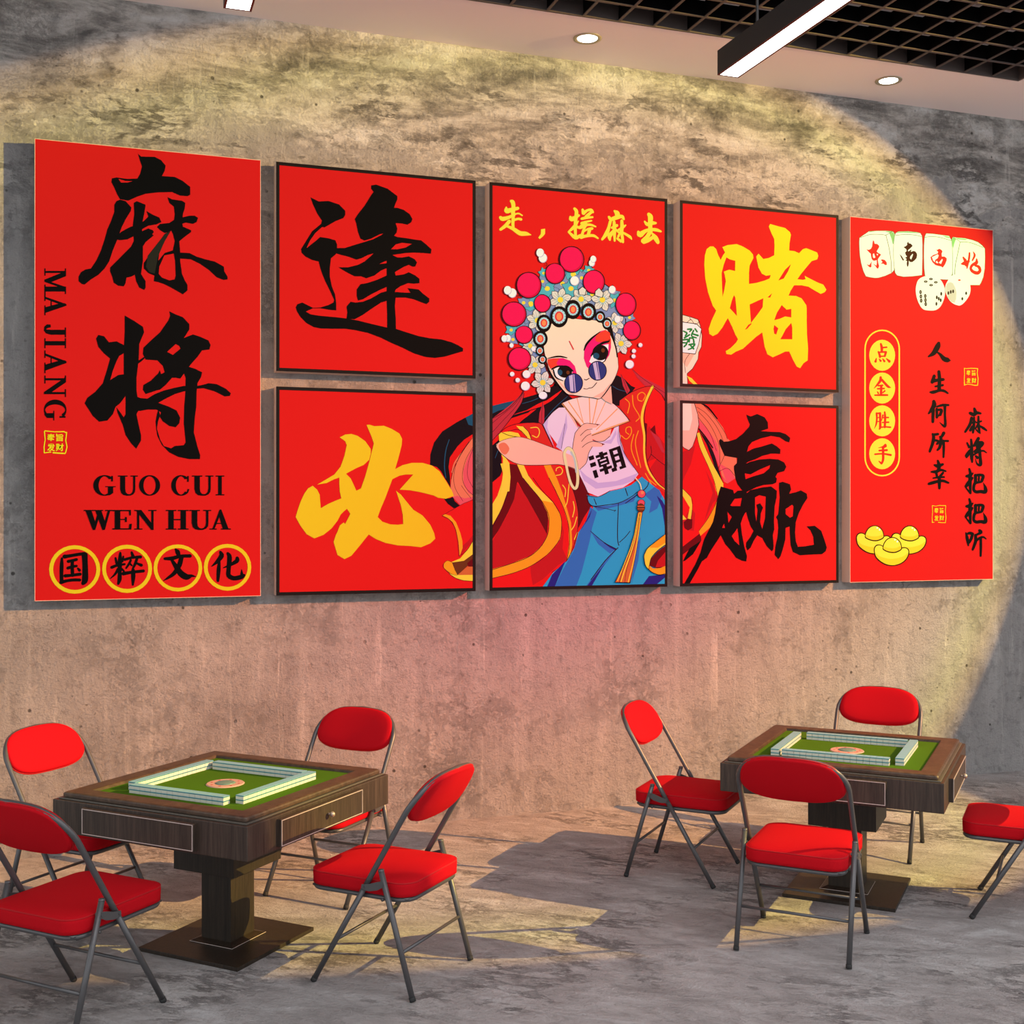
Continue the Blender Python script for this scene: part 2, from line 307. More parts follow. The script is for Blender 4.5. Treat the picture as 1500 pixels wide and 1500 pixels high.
# ---------------------------------------------------------------- chairs
def rrect(x0, x1, y0, y1, r, n=6, sq=None):
    out = []
    for cx, cy, a0 in ((x1-r, y1-r, 0), (x0+r, y1-r, 90), (x0+r, y0+r, 180), (x1-r, y0+r, 270)):
        for k in range(n+1):
            a = math.radians(a0+90*k/n); out.append((cx+r*math.cos(a), cy+r*math.sin(a)))
    return out
def loft(bm, loops):
    R = [[bm.verts.new(p) for p in l] for l in loops]; n = len(R[0])
    for A, B in zip(R, R[1:]):
        for k in range(n): bm.faces.new((A[k], A[(k+1) % n], B[(k+1) % n], B[k]))
    bm.faces.new(R[0][::-1]); bm.faces.new(R[-1])
TZ = lambda z: (.247-.5985*z)            # the slanting tube: x for a height
def make_chair():
    t = empty('folding_chair', (0, 0, 0))
    tag(t, 'red padded folding chair with dark grey tube frame', 'chair', 'red folding chairs around the game tables')
    # cushion
    bm = bmesh.new(); o = rrect(-.222, .294, -.229, .229, .075, 8)
    def ring(inset, z, dome=0.):
        cx, cy = .0365, 0
        return [((x-cx)*(1-inset/.25)+cx, (y-cy)*(1-inset/.22)+cy, z) for x, y in o]
    loops = [ring(.008, .404), ring(.0, .409), ring(0, .425), ring(-.001, .45), ring(0, .464), ring(.005, .469), ring(.02, .474), ring(.06, .480), ring(.13, .484), ring(.2, .485)]
    loft(bm, loops); c = obj('seat_cushion', bm, M_RED, t, True)
    bm = bmesh.new(); tube(bm, ring(.0015, .4645), .0035, 6, True); obj('piping', bm, M_PIPE, c, True)
    bm = bmesh.new(); tube(bm, ring(.003, .410), .003, 6, True); obj('piping', bm, M_PIPE, c, True)
    # seat frame: ring tube under the cushion
    bm = bmesh.new(); tube(bm, [(x, y, .394) for x, y in rrect(-.205, .283, -.216, .216, .065, 8)], .0105, 10, True)
    box(bm, -.2, .275, -.21, .21, .396, .403); obj('seat_frame', bm, M_TUBE, t, True)
    # back frame: arch of tube
    w = .247; rc = .17; ztop = .907
    pts = []
    z0 = .43
    for k in range(6):
        z = z0+(ztop-rc*.8-z0)*k/5; pts.append((TZ(z), w, z))
    for k in range(1, 9):
        a = PI/2*k/8; z = ztop-rc*.8+rc*.8*math.sin(a); pts.append((TZ(z)-.012*math.sin(a), w-rc+rc*math.cos(a), z))
    full = pts + [(TZ(ztop)-.018, 0, ztop+.004)] + [(x, -y, z) for x, y, z in pts[::-1]]
    bm = bmesh.new(); tube(bm, full, .0122, 12); obj('back_frame', bm, M_TUBE, t, True)
    # backrest pad, slightly curved between the uprights
    bm = bmesh.new(); S = 40; W = w-.012; nl = []
    def outline(k):
        a = 2*PI*k/S; ca, sa = math.cos(a), math.sin(a)
        y = W*math.copysign(abs(ca)**.66, ca)
        if sa >= 0: z = .785+(.126)*abs(sa)**.78
        else: z = .785-.084*abs(sa)**.85
        return y, z
    def surf(y, z, off, sc=1.):
        zc = .80; y2, z2 = y*sc, zc+(z-zc)*sc
        slope = Vector((1, 0, .5985)).normalized()
        x = TZ(z2)-.012-.016*(1-(y2/W)**2)
        return (x+slope.x*off, y2, z2+slope.z*off)
    specs = [(-.010, .93), (-.008, .975), (0., .995), (.010, 1.), (.019, .985), (.025, .95), (.029, .85), (.031, .6), (.032, .3)]
    loops = [[surf(*outline(k), off, sc) for k in range(S)] for off, sc in specs]
    loft(bm, loops); bp = obj('backrest', bm, M_RED, t, True)
    bm = bmesh.new(); tube(bm, [surf(*outline(k), .004, 1.0) for k in range(S)], .0035, 6, True); obj('piping', bm, M_PIPE, bp, True)
    for s in (1, -1):
        bm = bmesh.new(); tube(bm, [(TZ(z), s*w, z) for z in (.43, .22, .012)], .0122, 12)
        l = obj('leg', bm, M_TUBE, t, True)
        bm = bmesh.new(); tube(bm, [(TZ(z), s*w, z) for z in (.02, .003)], .0134, 12); obj('rubber_foot', bm, M_RUB, l, True)
        bm = bmesh.new(); yo = s*(w+.004)
        X = lambda z: -.250+.2975*z
        tube(bm, [(X(.012), yo, .012), (X(.25), yo, .25), (X(.515), yo, .515)], .0122, 12); cyl(bm, (X(.515), yo), .0125, .512, .522, 12)
        l = obj('leg', bm, M_TUBE, t, True)
        bm = bmesh.new(); tube(bm, [(X(.02), yo, .02), (X(.003), yo, .003)], .0134, 12); obj('rubber_foot', bm, M_RUB, l, True)
        # hinge bracket: curved flat link
        bm = bmesh.new(); P = [(-.012, .430), (-.045, .428), (-.085, .437), (-.118, .456), (-.112, .478), (-.08, .470), (-.045, .458), (-.008, .452)]
        for q, yy in ((0, s*(w+.014)), (1, s*(w+.019))): pass
        A = [bm.verts.new((x, s*(w+.0165), z)) for x, z in P]; B = [bm.verts.new((x, s*(w+.0135), z)) for x, z in P]
        bm.faces.new(A); bm.faces.new(B[::-1])
        for k in range(len(P)): bm.faces.new((A[k], B[k], B[(k+1) % len(P)], A[(k+1) % len(P)]))
        for x, z in ((-.016, .442), (-.108, .465)):
            v = bmesh.ops.create_cone(bm, cap_ends=True, segments=12, radius1=.007, radius2=.006, depth=.032)['verts']
            bmesh.ops.transform(bm, matrix=Matrix.Translation((x, s*(w+.004), z)) @ Matrix.Rotation(PI/2, 4, 'X'), verts=v)
        obj('hinge_bracket', bm, M_TUBE, t)
        for P in ([(-.10, s*.212, .394), (-.10, s*.248, .394)], [(TZ(.394), s*.212, .394), (TZ(.394), s*.24, .394)]):
            bm = bmesh.new(); tube(bm, P, .006, 8); obj('pivot_bolt', bm, M_TUBE, t, True)
    bm = bmesh.new(); tube(bm, [(TZ(.195), -w, .195), (TZ(.195), w, .195)], .007, 10); obj('crossbar', bm, M_TUBE, t, True)
    x = -.250+.2975*.19
    bm = bmesh.new(); tube(bm, [(x, -w, .19), (x, w, .19)], .007, 10); obj('crossbar', bm, M_TUBE, t, True)
    return t
CL = (.562, -1.728); CR = (3.748, -2.022)
chair0 = make_chair()
spots = [
 (1.205, -2.334, 135, 'red folding chair right of the left table, seen from its side'),
 (-.105, -2.349, 45, 'red folding chair in the bottom left photo corner, back to the camera'),
 (-.095, -1.14, -45, 'red folding chair behind the left table at the left photo edge, backrest facing the camera'),
 (1.156, -1.132, -134, 'red folding chair half hidden behind the right end of the left table'),
 (3.090, -2.618, 45, 'red folding chair before the right table, back to the camera'),
 (3.078, -1.441, -45, 'red folding chair left of the right table, turned sideways in front of the wall'),
 (4.342, -1.416, -135.8, 'red folding chair behind the right table close to the wall, backrest facing the camera'),
 (4.395, -2.615, 135, 'red folding chair cut off by the right photo edge, backrest out of view'),
]
for i, (x, y, a, lab) in enumerate(spots):
    o = chair0 if i == 0 else copy_tree(chair0)
    o.location = (x, y, 0); o.rotation_euler = (0, 0, math.radians(a)); o['label'] = lab
# ---------------------------------------------------------------- game tables
def make_table():
    t = empty('mahjong_table', (0, 0, 0))
    tag(t, 'x', 'table', 'square game tables with green tops')
    hb = .54
    bm = bmesh.new(); box(bm, -hb, hb, -hb, hb, .578, .722, 0, .004); obj('table_body', bm, M_WOODV, t)
    bm = bmesh.new(); box(bm, -.523, .523, -.523, .523, .722, .728, 0, .002); obj('trim_strip', bm, M_STRIP, t)
    # rim with a recess: ring loft
    bm = bmesh.new()
    def sqr(h, z, r=.012): return [(x, y, z) for x, y in rrect(-h, h, -h, h, r, 4)]
    loops = [sqr(.508, .728), sqr(.512, .732), sqr(.512, .742), sqr(.509, .748), sqr(.502, .751), sqr(.428, .751, .006), sqr(.422, .748, .004), sqr(.420, .736, .003)]
    R = [[bm.verts.new(p) for p in l] for l in loops]; n = len(R[0])
    for A, B in zip(R, R[1:]):
        for k in range(n): bm.faces.new((A[k], A[(k+1) % n], B[(k+1) % n], B[k]))
    obj('rim', bm, M_WOOD, t)
    bm = bmesh.new(); box(bm, -.421, .421, -.421, .421, .7285, .7365); obj('playing_surface', bm, M_FELT, t)
    # dial in the middle
    bm = bmesh.new(); cyl(bm, (-.02, 0), .088, .7365, .7405, 40, 0, .084); d = obj('dice_dial', bm, M_DIALP, t)
    bm = bmesh.new(); cyl(bm, (-.02, 0), .048, .7405, .7445, 40, 0, .040); obj('dial_dome', bm, M_DIALT, d, True)
    bm = bmesh.new()
    for k in range(8):
        a = 2*PI*k/8+.3; cyl(bm, (-.02+.066*math.cos(a), .066*math.sin(a)), .006, .7405, .7412, 10)
    obj('dial_marks', bm, M_DIALR, d)
    for q in range(4):
        R4 = Matrix.Rotation(q*PI/2, 4, 'Z')
        bm = bmesh.new(); fs = box(bm, -hb-.022, -hb+.01, -.28, .345, .592, .708, 0, .002)
        bmesh.ops.transform(bm, matrix=R4, verts=bm.verts[:]); dr = obj('drawer', bm, M_WOODV, t)
        bm = bmesh.new(); x0, x1 = -hb-.0245, -hb-.0215
        for a in ((-.276, .341, .702, .705), (-.276, .341, .595, .598), (-.276, -.273, .598, .702), (.338, .341, .598, .702)): box(bm, x0, x1, *a)
        bmesh.ops.transform(bm, matrix=R4, verts=bm.verts[:]); obj('drawer_edging', bm, M_EDGE, dr)
        if q in (1, 3):
            bm = bmesh.new(); v = bmesh.ops.create_uvsphere(bm, u_segments=16, v_segments=10, radius=.0125)['verts']
            bmesh.ops.transform(bm, matrix=Matrix.Translation((-hb-.044, -.0, .655)), verts=v)
            tube(bm, [(-hb-.022, 0, .655), (-hb-.036, 0, .655)], .006, 10)
            bmesh.ops.transform(bm, matrix=R4, verts=bm.verts[:]); obj('knob', bm, M_KNOB, dr, True)
    bm = bmesh.new(); box(bm, -.173, .173, -.173, .173, .36, .578, 0, .002); obj('pedestal_head', bm, M_WOODB, t)
    bm = bmesh.new(); box(bm, -.085, .085, -.085, .085, .028, .36, 0, .002); obj('column', bm, M_WOODB, t)
    bm = bmesh.new(); loft(bm, [sqr(.122, .018, .002), sqr(.122, .022, .002), sqr(.088, .034, .002)]); fl = obj('column_foot', bm, M_WOODB, t)
    bm = bmesh.new(); tube(bm, [(x*.1225, y*.1225, .021) for x, y in ((1, 1), (1, -1), (-1, -1), (-1, 1))], .0013, 6, True); obj('foot_edging', bm, M_EDGE, fl)
    bm = bmesh.new(); box(bm, -.283, .283, -.283, .283, 0, .018, 0, .002); obj('base_plate', bm, M_WOODB, t)
    return t
ta = make_table(); ta.location = (*CL, 0); ta.rotation_euler = (0, 0, PI/4)
ta['label'] = 'dark wooden square game table with green felt, the left and nearer of the two'
tb = copy_tree(ta); tb.location = (*CR, 0)
tb['label'] = 'dark wooden square game table with green felt, the right one near the photo edge'
# ---------------------------------------------------------------- tiles: two layers, seventeen long, in four walls
TW, TD, TH = .0315, .042, .0185
def make_tile():
    bm = bmesh.new()
    for z0, z1, mi in ((0, .0126, 0), (.0126, .0166, 2), (.0166, TH-.0004, 1)):
        box(bm, -TW/2+.0006, TW/2-.0006, -TD/2, TD/2, z0, z1, mi)
    return obj('mahjong_tile', bm, [M_TILEW, M_TILEB, M_TILEG])
tile0 = make_tile(); first = [True]
def tile_wall(C, ax, fix, a0, which, tname):
    """ax 'v': wall runs along v at u=fix ; 'u': runs along u at v=fix"""
    n = 17
    for lay in (0, 1):
        for k in range(n):
            a = a0+TW*(k+.5)
            u, v = (fix, a) if ax == 'v' else (a, fix)
            x = C[0]+(u-v)/2**.5; y = C[1]+(u+v)/2**.5
            o = tile0 if first[0] else tile0.copy()
            if not first[0]: COL.objects.link(o)
            first[0] = False
            o.location = (x, y, .7366+lay*TH); o.rotation_euler = (0, 0, PI/4+(PI/2 if ax == 'v' else 0))
            lname = 'lower' if lay == 0 else 'upper'
            tag(o, 'ivory and teal tile, %s row, %s tile wall, %s table' % (lname, which, tname),
                'mahjong tile', '%s row of the %s tile wall on the %s table' % (lname, which, tname))
tile_wall(CL, 'v', -.330, -.263, 'front left', 'left'); tile_wall(CL, 'u', -.304, -.295, 'front right', 'left')
tile_wall(CL, 'v', .221, -.275, 'back right', 'left'); tile_wall(CL, 'u', .300, -.305, 'back left', 'left')
tile_wall(CR, 'v', -.299, -.258, 'front left', 'right'); tile_wall(CR, 'u', -.304, -.285, 'front right', 'right')
tile_wall(CR, 'v', .225, -.275, 'back right', 'right'); tile_wall(CR, 'u', .312, -.322, 'back left', 'right')
# ---------------------------------------------------------------- prints on the wall panels
CY, SY = math.cos(YAW), math.sin(YAW); PT = .10          # panels stand 10 cm off the wall
def onp(px, py):
    """a point of the flat print (x, z) from where it is seen in the photograph"""
    a, b = (px-750)/F, (750-py)/F
    t = (CAMD-PT)/(CY - a*SY)
    return (t*(SY+a*CY), CAMZ+b*t)
PC = {}
def pc(name, rgb):
    PC[name] = mat('print_'+name, tuple(min(v*k, .95) for v, k in zip(srgb(rgb), (.475, .84, 1.04))), .5, spec=.03)
for nme, rgb in dict(red=(234, 27, 25), redd=(232, 26, 24), black=(14, 10, 10), ink=(20, 12, 14), gold=(248, 190, 32), yel=(252, 214, 30), yelt=(253, 214, 62), yeld=(250, 212, 58), ochre=(248, 158, 30),
    cream=(253, 240, 216), green=(150, 190, 110), brown=(75, 30, 8), olive=(110, 100, 40), tred=(236, 40, 26), dot=(70, 50, 30), shade=(222, 196, 170),
    skin=(253, 222, 192), skin2=(250, 186, 156), fan=(252, 216, 198), rib=(240, 166, 96), pink=(245, 22, 84), pinkd=(214, 16, 62), eyes=(240, 28, 112), eyeo=(240, 66, 46), white=(246, 240, 236),
    petal=(228, 216, 204), teal=(86, 176, 190), slate=(132, 146, 188), glass=(48, 56, 118), lav=(206, 184, 212), shirt=(238, 212, 222), shirts=(206, 180, 212),
    blue=(50, 162, 196), blued=(56, 112, 178), navy=(44, 36, 118), line=(40, 14, 24), hair=(24, 16, 22), hairb=(30, 78, 104), maroon=(108, 12, 18), robe=(238, 26, 26), robed=(200, 26, 30), collar=(222, 44, 34),
    tassel=(196, 48, 60), coral=(240, 120, 84), coralp=(236, 84, 92), jade=(236, 226, 156), jadeg=(190, 206, 186), orange=(216, 104, 50), gem=(226, 60, 60), gemo=(246, 142, 84), ring=(176, 218, 224),
    dgreen=(28, 132, 60), ingot=(252, 196, 40), ingotl=(250, 216, 62), ingotd=(60, 18, 6), brownr=(112, 52, 24), wm=(44, 36, 28)).items(): pc(nme, rgb)

def nums(s): return [tuple(float(v) for v in q.split(',')) for q in s.split()]
def cr(P, closed, n=5):
    out = []; m = len(P)
    rng = range(m) if closed else range(m-1)
    for i in rng:
        p1, p2 = P[i], P[(i+1) % m]
        p0 = P[i-1] if (closed or i > 0) else tuple(2*a-b for a, b in zip(p1, p2))
        p3 = P[(i+2) % m] if (closed or i+2 < m) else tuple(2*b-a for a, b in zip(p1, p2))
        for k in range(n):
            t = k/n; out.append(tuple(.5*(2*b+(c-a)*t+(2*a-5*b+4*c-d)*t*t+(-a+3*b-3*c+d)*t**3) for a, b, c, d in zip(p0, p1, p2, p3)))
    if not closed: out.append(P[-1])
    return out
def ribbon(P, smooth=True, closed=False):
    if smooth and len(P) > 2: P = cr(P, closed, 4)
    n = len(P); polys = []
    Lr, Rr = [], []
    for i in range(n):
        a = P[i-1] if (closed or i > 0) else P[0]; b = P[(i+1) % n] if (closed or i < n-1) else P[-1]
        dx, dy = b[0]-a[0], b[1]-a[1]; d = math.hypot(dx, dy) or 1; nx, ny = -dy/d, dx/d; h = max(P[i][2], .5)/2
        Lr.append((P[i][0]+nx*h, P[i][1]+ny*h)); Rr.append((P[i][0]-nx*h, P[i][1]-ny*h))
    if closed:
        return [[Lr[i], Lr[(i+1) % n], Rr[(i+1) % n], Rr[i]] for i in range(n)]
    (x0, y0, w0), (x1, y1, w1) = P[0], P[-1]
    d0 = math.atan2(P[1][1]-y0, P[1][0]-x0); d1 = math.atan2(y1-P[-2][1], x1-P[-2][0])
    capE = [(x1+w1/2*.9*math.cos(d1+a), y1+w1/2*.9*math.sin(d1+a)) for a in (.9, .3, -.3, -.9)]
    capS = [(x0-w0/2*.9*math.cos(d0+a), y0-w0/2*.9*math.sin(d0+a)) for a in (.9, .3, -.3, -.9)]
    return [Lr + capE + Rr[::-1] + capS]
def area2(p): return sum(p[i-1][0]*p[i][1]-p[i][0]*p[i-1][1] for i in range(len(p)))
def wind(p, loops):
    w = 0; x, y = p
    for l in loops:
        for i in range(len(l)):
            (x0, y0), (x1, y1) = l[i-1], l[i]
            if (y0 <= y) != (y1 <= y):
                if x0+(y-y0)*(x1-x0)/(y1-y0) > x: w += 1 if y1 > y0 else -1
    return w
class Art:
    """flat artwork: coloured shapes lying on one another like ink on a print, clipped to the panel"""
    def __init__(s, clip):            # clip = (x0, x1, z0, z1) of the panel face
        s.clip = clip; s.bm = bmesh.new(); s.mats = []; s.fr = (0, 0, 1); s.base = 0; s.wm = 1.; s.fine = 1.
    def frame(s, ox, oy, sc): s.fr = (ox, oy, sc); return s
    def w(s, p): return onp(s.fr[0]+p[0]/s.fr[2], s.fr[1]+p[1]/s.fr[2])
    LAY = 0
    def add(s, col, loops, holes=(), world=False):
        Art.LAY += 1; s.base += 1
        if PC[col] not in s.mats: s.mats.append(PC[col])
        mi = s.mats.index(PC[col]); y = -PT-.0009-s.base*2.2e-5
        L = [l if world else [s.w(p) for p in l] for l in loops]; Hh = [l if world else [s.w(p) for p in l] for l in holes]
        L = [l if area2(l) > 0 else l[::-1] for l in L] + [l if area2(l) < 0 else l[::-1] for l in Hh]
        x0, x1, z0, z1 = s.clip
        xs = [p[0] for l in L for p in l]; zs = [p[1] for l in L for p in l]
        if max(xs) < x0 or min(xs) > x1 or max(zs) < z0 or min(zs) > z1: return
        need = min(xs) < x0 or max(xs) > x1 or min(zs) < z0 or max(zs) > z1
        V = []; E = []
        for l in L:
            b = len(V); V += [Vector(p) for p in l]; E += [(b+i, b+(i+1) % len(l)) for i in range(len(l))]
        if need:
            m = 3; b = len(V); V += [Vector(p) for p in ((x0, z0-m), (x0, z1+m), (x1, z0-m), (x1, z1+m), (x0-m, z0), (x1+m, z0), (x0-m, z1), (x1+m, z1))]
            E += [(b, b+1), (b+2, b+3), (b+4, b+5), (b+6, b+7)]
        r = delaunay_2d_cdt(V, E, [], 0, 1e-7)
        vs, fs = r[0], r[2]; vm = {}
        for f in fs:
            c = (sum(vs[i][0] for i in f)/3, sum(vs[i][1] for i in f)/3)
            if need and not (x0 < c[0] < x1 and z0 < c[1] < z1): continue
            if wind(c, L) == 0: continue
            q = []
            for i in f:
                if i not in vm: vm[i] = s.bm.verts.new((vs[i][0], y, vs[i][1]))
                q.append(vm[i])
            a = area2([vs[i] for i in f])
            try: fc = s.bm.faces.new(q if a > 0 else q[::-1])
            except ValueError: continue
            fc.material_index = mi
    # P polygon, C smooth closed outline, H hole (of the P before it), S brush stroke, R closed ribbon, E ellipse
    def draw(s, col, *items):
        outs, holes = [], []
        for it in items:
            k, d = it[0], nums(it[1:])
            if k == 'P': outs.append([p[:2] for p in d])
            elif k == 'C': outs.append(cr([p[:2] for p in d], True, 4))
            elif k == 'H': holes.append([p[:2] for p in d])
            elif k == 'S': outs += ribbon([(p[0], p[1], p[2]*(s.fine if p[2] < 9 else s.wm)) for p in d])
            elif k == 'L': outs += ribbon(d, False)
            elif k == 'R': outs += ribbon(d, True, True)
            elif k == 'E':
                (cx, cy), (rx, ry) = d[0][:2], d[1][:2]
                outs.append([(cx+rx*math.cos(2*PI*q/28), cy+ry*math.sin(2*PI*q/28)) for q in range(28)])
            elif k == 'O':
                (cx, cy), (rx, ry) = d[0][:2], d[1][:2]
                holes.append([(cx+rx*math.cos(2*PI*q/40), cy+ry*math.sin(2*PI*q/40)) for q in range(40)])
        s.add(col, outs, holes); return s
    def glyph(s, col, ch, x0, y0, x1, y1, bold=0., rot=0., shear=0.):
        """a printed character fitted into a box of the current frame"""
        c = bpy.data.curves.new('g', 'FONT'); c.body = ch; c.resolution_u = 3; c.offset = bold
        o = bpy.data.objects.new('g', c); COL.objects.link(o)
        me = bpy.data.meshes.new_from_object(o.evaluated_get(bpy.context.evaluated_depsgraph_get()))
        bpy.data.objects.remove(o); bpy.data.curves.remove(c)
        if not me.vertices: return
        xs = [v.co.x for v in me.vertices]; ys = [v.co.y for v in me.vertices]
        ax, bx, ay, by = min(xs), max(xs), min(ys), max(ys)
        s.base += 1; Art.LAY += 1
        if PC[col] not in s.mats: s.mats.append(PC[col])
        mi = s.mats.index(PC[col]); y = -PT-.0009-s.base*2.2e-5; V = []
        cx, cy = (x0+x1)/2, (y0+y1)/2; cr_, sr_ = math.cos(rot), math.sin(rot)
        for v in me.vertices:
            u = (v.co.x-ax)/(bx-ax)-.5; q = (by-v.co.y)/(by-ay)-.5
            X, Y = u*(x1-x0)-shear*q*(y1-y0), q*(y1-y0)
            X, Y = X*cr_-Y*sr_, X*sr_+Y*cr_
            p = s.w((cx+X, cy+Y)); V.append(s.bm.verts.new((p[0], y, p[1])))
        for f in me.polygons:
            vv = [V[i] for i in f.vertices]
            if area2([(v.co.x, v.co.z) for v in vv]) < 0: vv = vv[::-1]
            try: fc = s.bm.faces.new(vv); fc.material_index = mi
            except ValueError: pass
        bpy.data.meshes.remove(me)
    def done(s, name, parent):
        me = bpy.data.meshes.new(name); s.bm.to_mesh(me); s.bm.free()
        for m in s.mats: me.materials.append(m)
        return link(bpy.data.objects.new(name, me), parent)

# serif capitals, unit boxes, y down
def bar(x0, y0, x1, y1): return [(x0, y0), (x1, y0), (x1, y1), (x0, y1)]
def arc(cx, cy, ro, ri, a0, a1, n=22):
    """ring sector whose inner ellipse is narrower: thick sides, thin top and bottom"""
    A = [math.radians(a0+(a1-a0)*k/n) for k in range(n+1)]
    return [(cx+ro[0]*math.cos(a), cy+ro[1]*math.sin(a)) for a in A] + [(cx+ri[0]*math.cos(a), cy+ri[1]*math.sin(a)) for a in reversed(A)]
SE = .055
SERIF = {
 'I': [bar(.3, 0, .7, 1), bar(.0, 0, 1, SE), bar(.0, 1-SE, 1, 1)],
 'H': [bar(.12, 0, .32, 1), bar(.68, 0, .88, 1), bar(.3, .46, .7, .52), bar(0, 0, .44, SE), bar(0, 1-SE, .44, 1), bar(.56, 0, 1, SE), bar(.56, 1-SE, 1, 1)],
 'U': [bar(.12, 0, .34, .68), bar(.80, 0, .87, .68), arc(.495, .64, (.375, .38), (.30, .30), 0, 180) if False else [(.12, .66), (.34, .66), (.36, .82), (.44, .92), (.55, .945), (.68, .92), (.77, .82), (.80, .66), (.87, .66), (.85, .83), (.76, .95), (.62, 1.015), (.48, 1.02), (.30, .99), (.17, .88)], bar(0, 0, .46, SE), bar(.66, 0, 1, SE)],
 'N': [bar(.13, .05, .19, 1), bar(.80, 0, .86, 1), [(.02, 0), (.28, 0), (.86, .80), (.86, 1.02), (.80, 1.02), (.14, .1)], bar(0, 0, .24, SE), bar(0, 1-SE, .34, 1), bar(.66, 0, 1, SE)],
 'E': [bar(.12, 0, .36, 1), bar(0, 0, .9, SE+.01), bar(0, 1-SE-.01, .92, 1), bar(.34, .46, .68, .51), [(.84, .03), (.9, .03), (.9, .28), (.86, .28)], [(.86, .72), (.95, .70), (.92, .98), (.84, .98)], bar(.64, .36, .69, .62)],
 'W': [[(.05, 0), (.22, 0), (.40, .78), (.36, 1.02), (.32, 1.02)], [(.32, 1.02), (.36, 1.02), (.55, .12), (.50, .12)], [(.40, 0), (.57, 0), (.75, .78), (.70, 1.02), (.66, 1.02)], [(.66, 1.02), (.70, 1.02), (.90, 0), (.86, 0)], bar(0, 0, .30, SE), bar(.35, 0, .64, SE), bar(.76, 0, 1, SE)],
 'A': [[(.50, -.02), (.53, -.02), (.53, .12), (.18, 1), (.12, 1)], [(.46, .04), (.53, -.02), (.90, 1), (.66, 1), (.44, .22)], bar(.24, .66, .72, .71), bar(0, 1-SE, .30, 1), bar(.56, 1-SE, 1, 1)],
 'M': [bar(.10, 0, .14, 1), [(.10, 0), (.27, 0), (.52, .70), (.48, 1.0), (.46, 1.0)], [(.46, 1.0), (.50, 1.0), (.80, .05), (.76, 0)], bar(.74, 0, .90, 1), bar(0, 0, .25, SE), bar(0, 1-SE, .25, 1), bar(.66, 1-SE, 1, 1), bar(.74, 0, 1, SE)],
 'O': [[(0, 0)]], 
 'C': [arc(.53, .5, (.50, .52), (.30, .465), 42, 318), bar(.88, .02, .92, .32), [(.90, .68), (.95, .68), (.90, .84), (.86, .88)]],
 'G': [arc(.50, .5, (.50, .52), (.30, .465), 60, 318), bar(.83, .02, .87, .30), [(.68, .56), (.88, .56), (.88, .88), (.72, 1.0), (.68, .96)], bar(.56, .54, 1, .585)],
 'J': [[(.46, 0), (.80, 0), (.80, .70), (.70, .92), (.48, 1.02), (.34, .98), (.44, .90), (.46, .72)], bar(.28, 0, 1, SE), [(.05, .72), (.22, .70), (.28, .84), (.40, .96), (.48, 1.02), (.22, 1.0), (.04, .88)]],
}
del SERIF['O']
def latin(a, col, ch, x0, x1, y0, y1, rot90=False):
    polys = SERIF.get(ch)
    f = (lambda p: (x0+p[0]*(x1-x0), y0+p[1]*(y1-y0))) if not rot90 else (lambda p: (x1-p[1]*(x1-x0), y0+p[0]*(y1-y0)))
    if ch == 'O':
        o = [f((.5+.5*math.cos(t), .5+.52*math.sin(t))) for t in [2*PI*k/32 for k in range(32)]]
        h = [f((.5+.29*math.cos(t), .5+.46*math.sin(t))) for t in [2*PI*k/32 for k in range(32)]]
        a.add(col, [o], [h]); return
    for o_ in (-.022, .0, .022):
        a.add(col, [[f((p[0]*.96+.02+o_, p[1])) for p in l] for l in polys])
# ---------------------------------------------------------------- the panels
def panel(x0, x1, z0, z1, framed, label):
    t = tag(empty('wall_panel', (x0, 0, z0)), label, 'wall art', 'red lettered panels on the concrete wall')
    W, Hh = x1-x0, z1-z0
    bm = bmesh.new(); box(bm, 0, W, -PT+.0015, 0, 0, Hh); obj('backing_box', bm, M_SIDE, t)
    b = .0205 if framed else .003
    bm = bmesh.new(); y0, y1 = -PT-.0008, -PT+.0015
    box(bm, 0, W, y0, y1, 0, b); box(bm, 0, W, y0, y1, Hh-b, Hh); box(bm, 0, b, y0, y1, b, Hh-b); box(bm, W-b, W, y0, y1, b, Hh-b)
    obj('frame_edge', bm, M_BORD if framed else M_LIP, t)
    bm = bmesh.new(); box(bm, b, W-b, -PT, -PT+.0014, b, Hh-b); obj('print_sheet', bm, PC['red'], t)
    return t, (x0+b, x1-b, z0+b, z1-b)
def finish(a, name, t):
    o = a.done(name, t); o.location = (-t.location.x, 0, -t.location.z); return o
A0, A1, B0, B1, ZT, ZM1, ZM0, ZB = -.356, .917, 1.009, 2.280, 4.132, 2.858, 2.764, 1.491
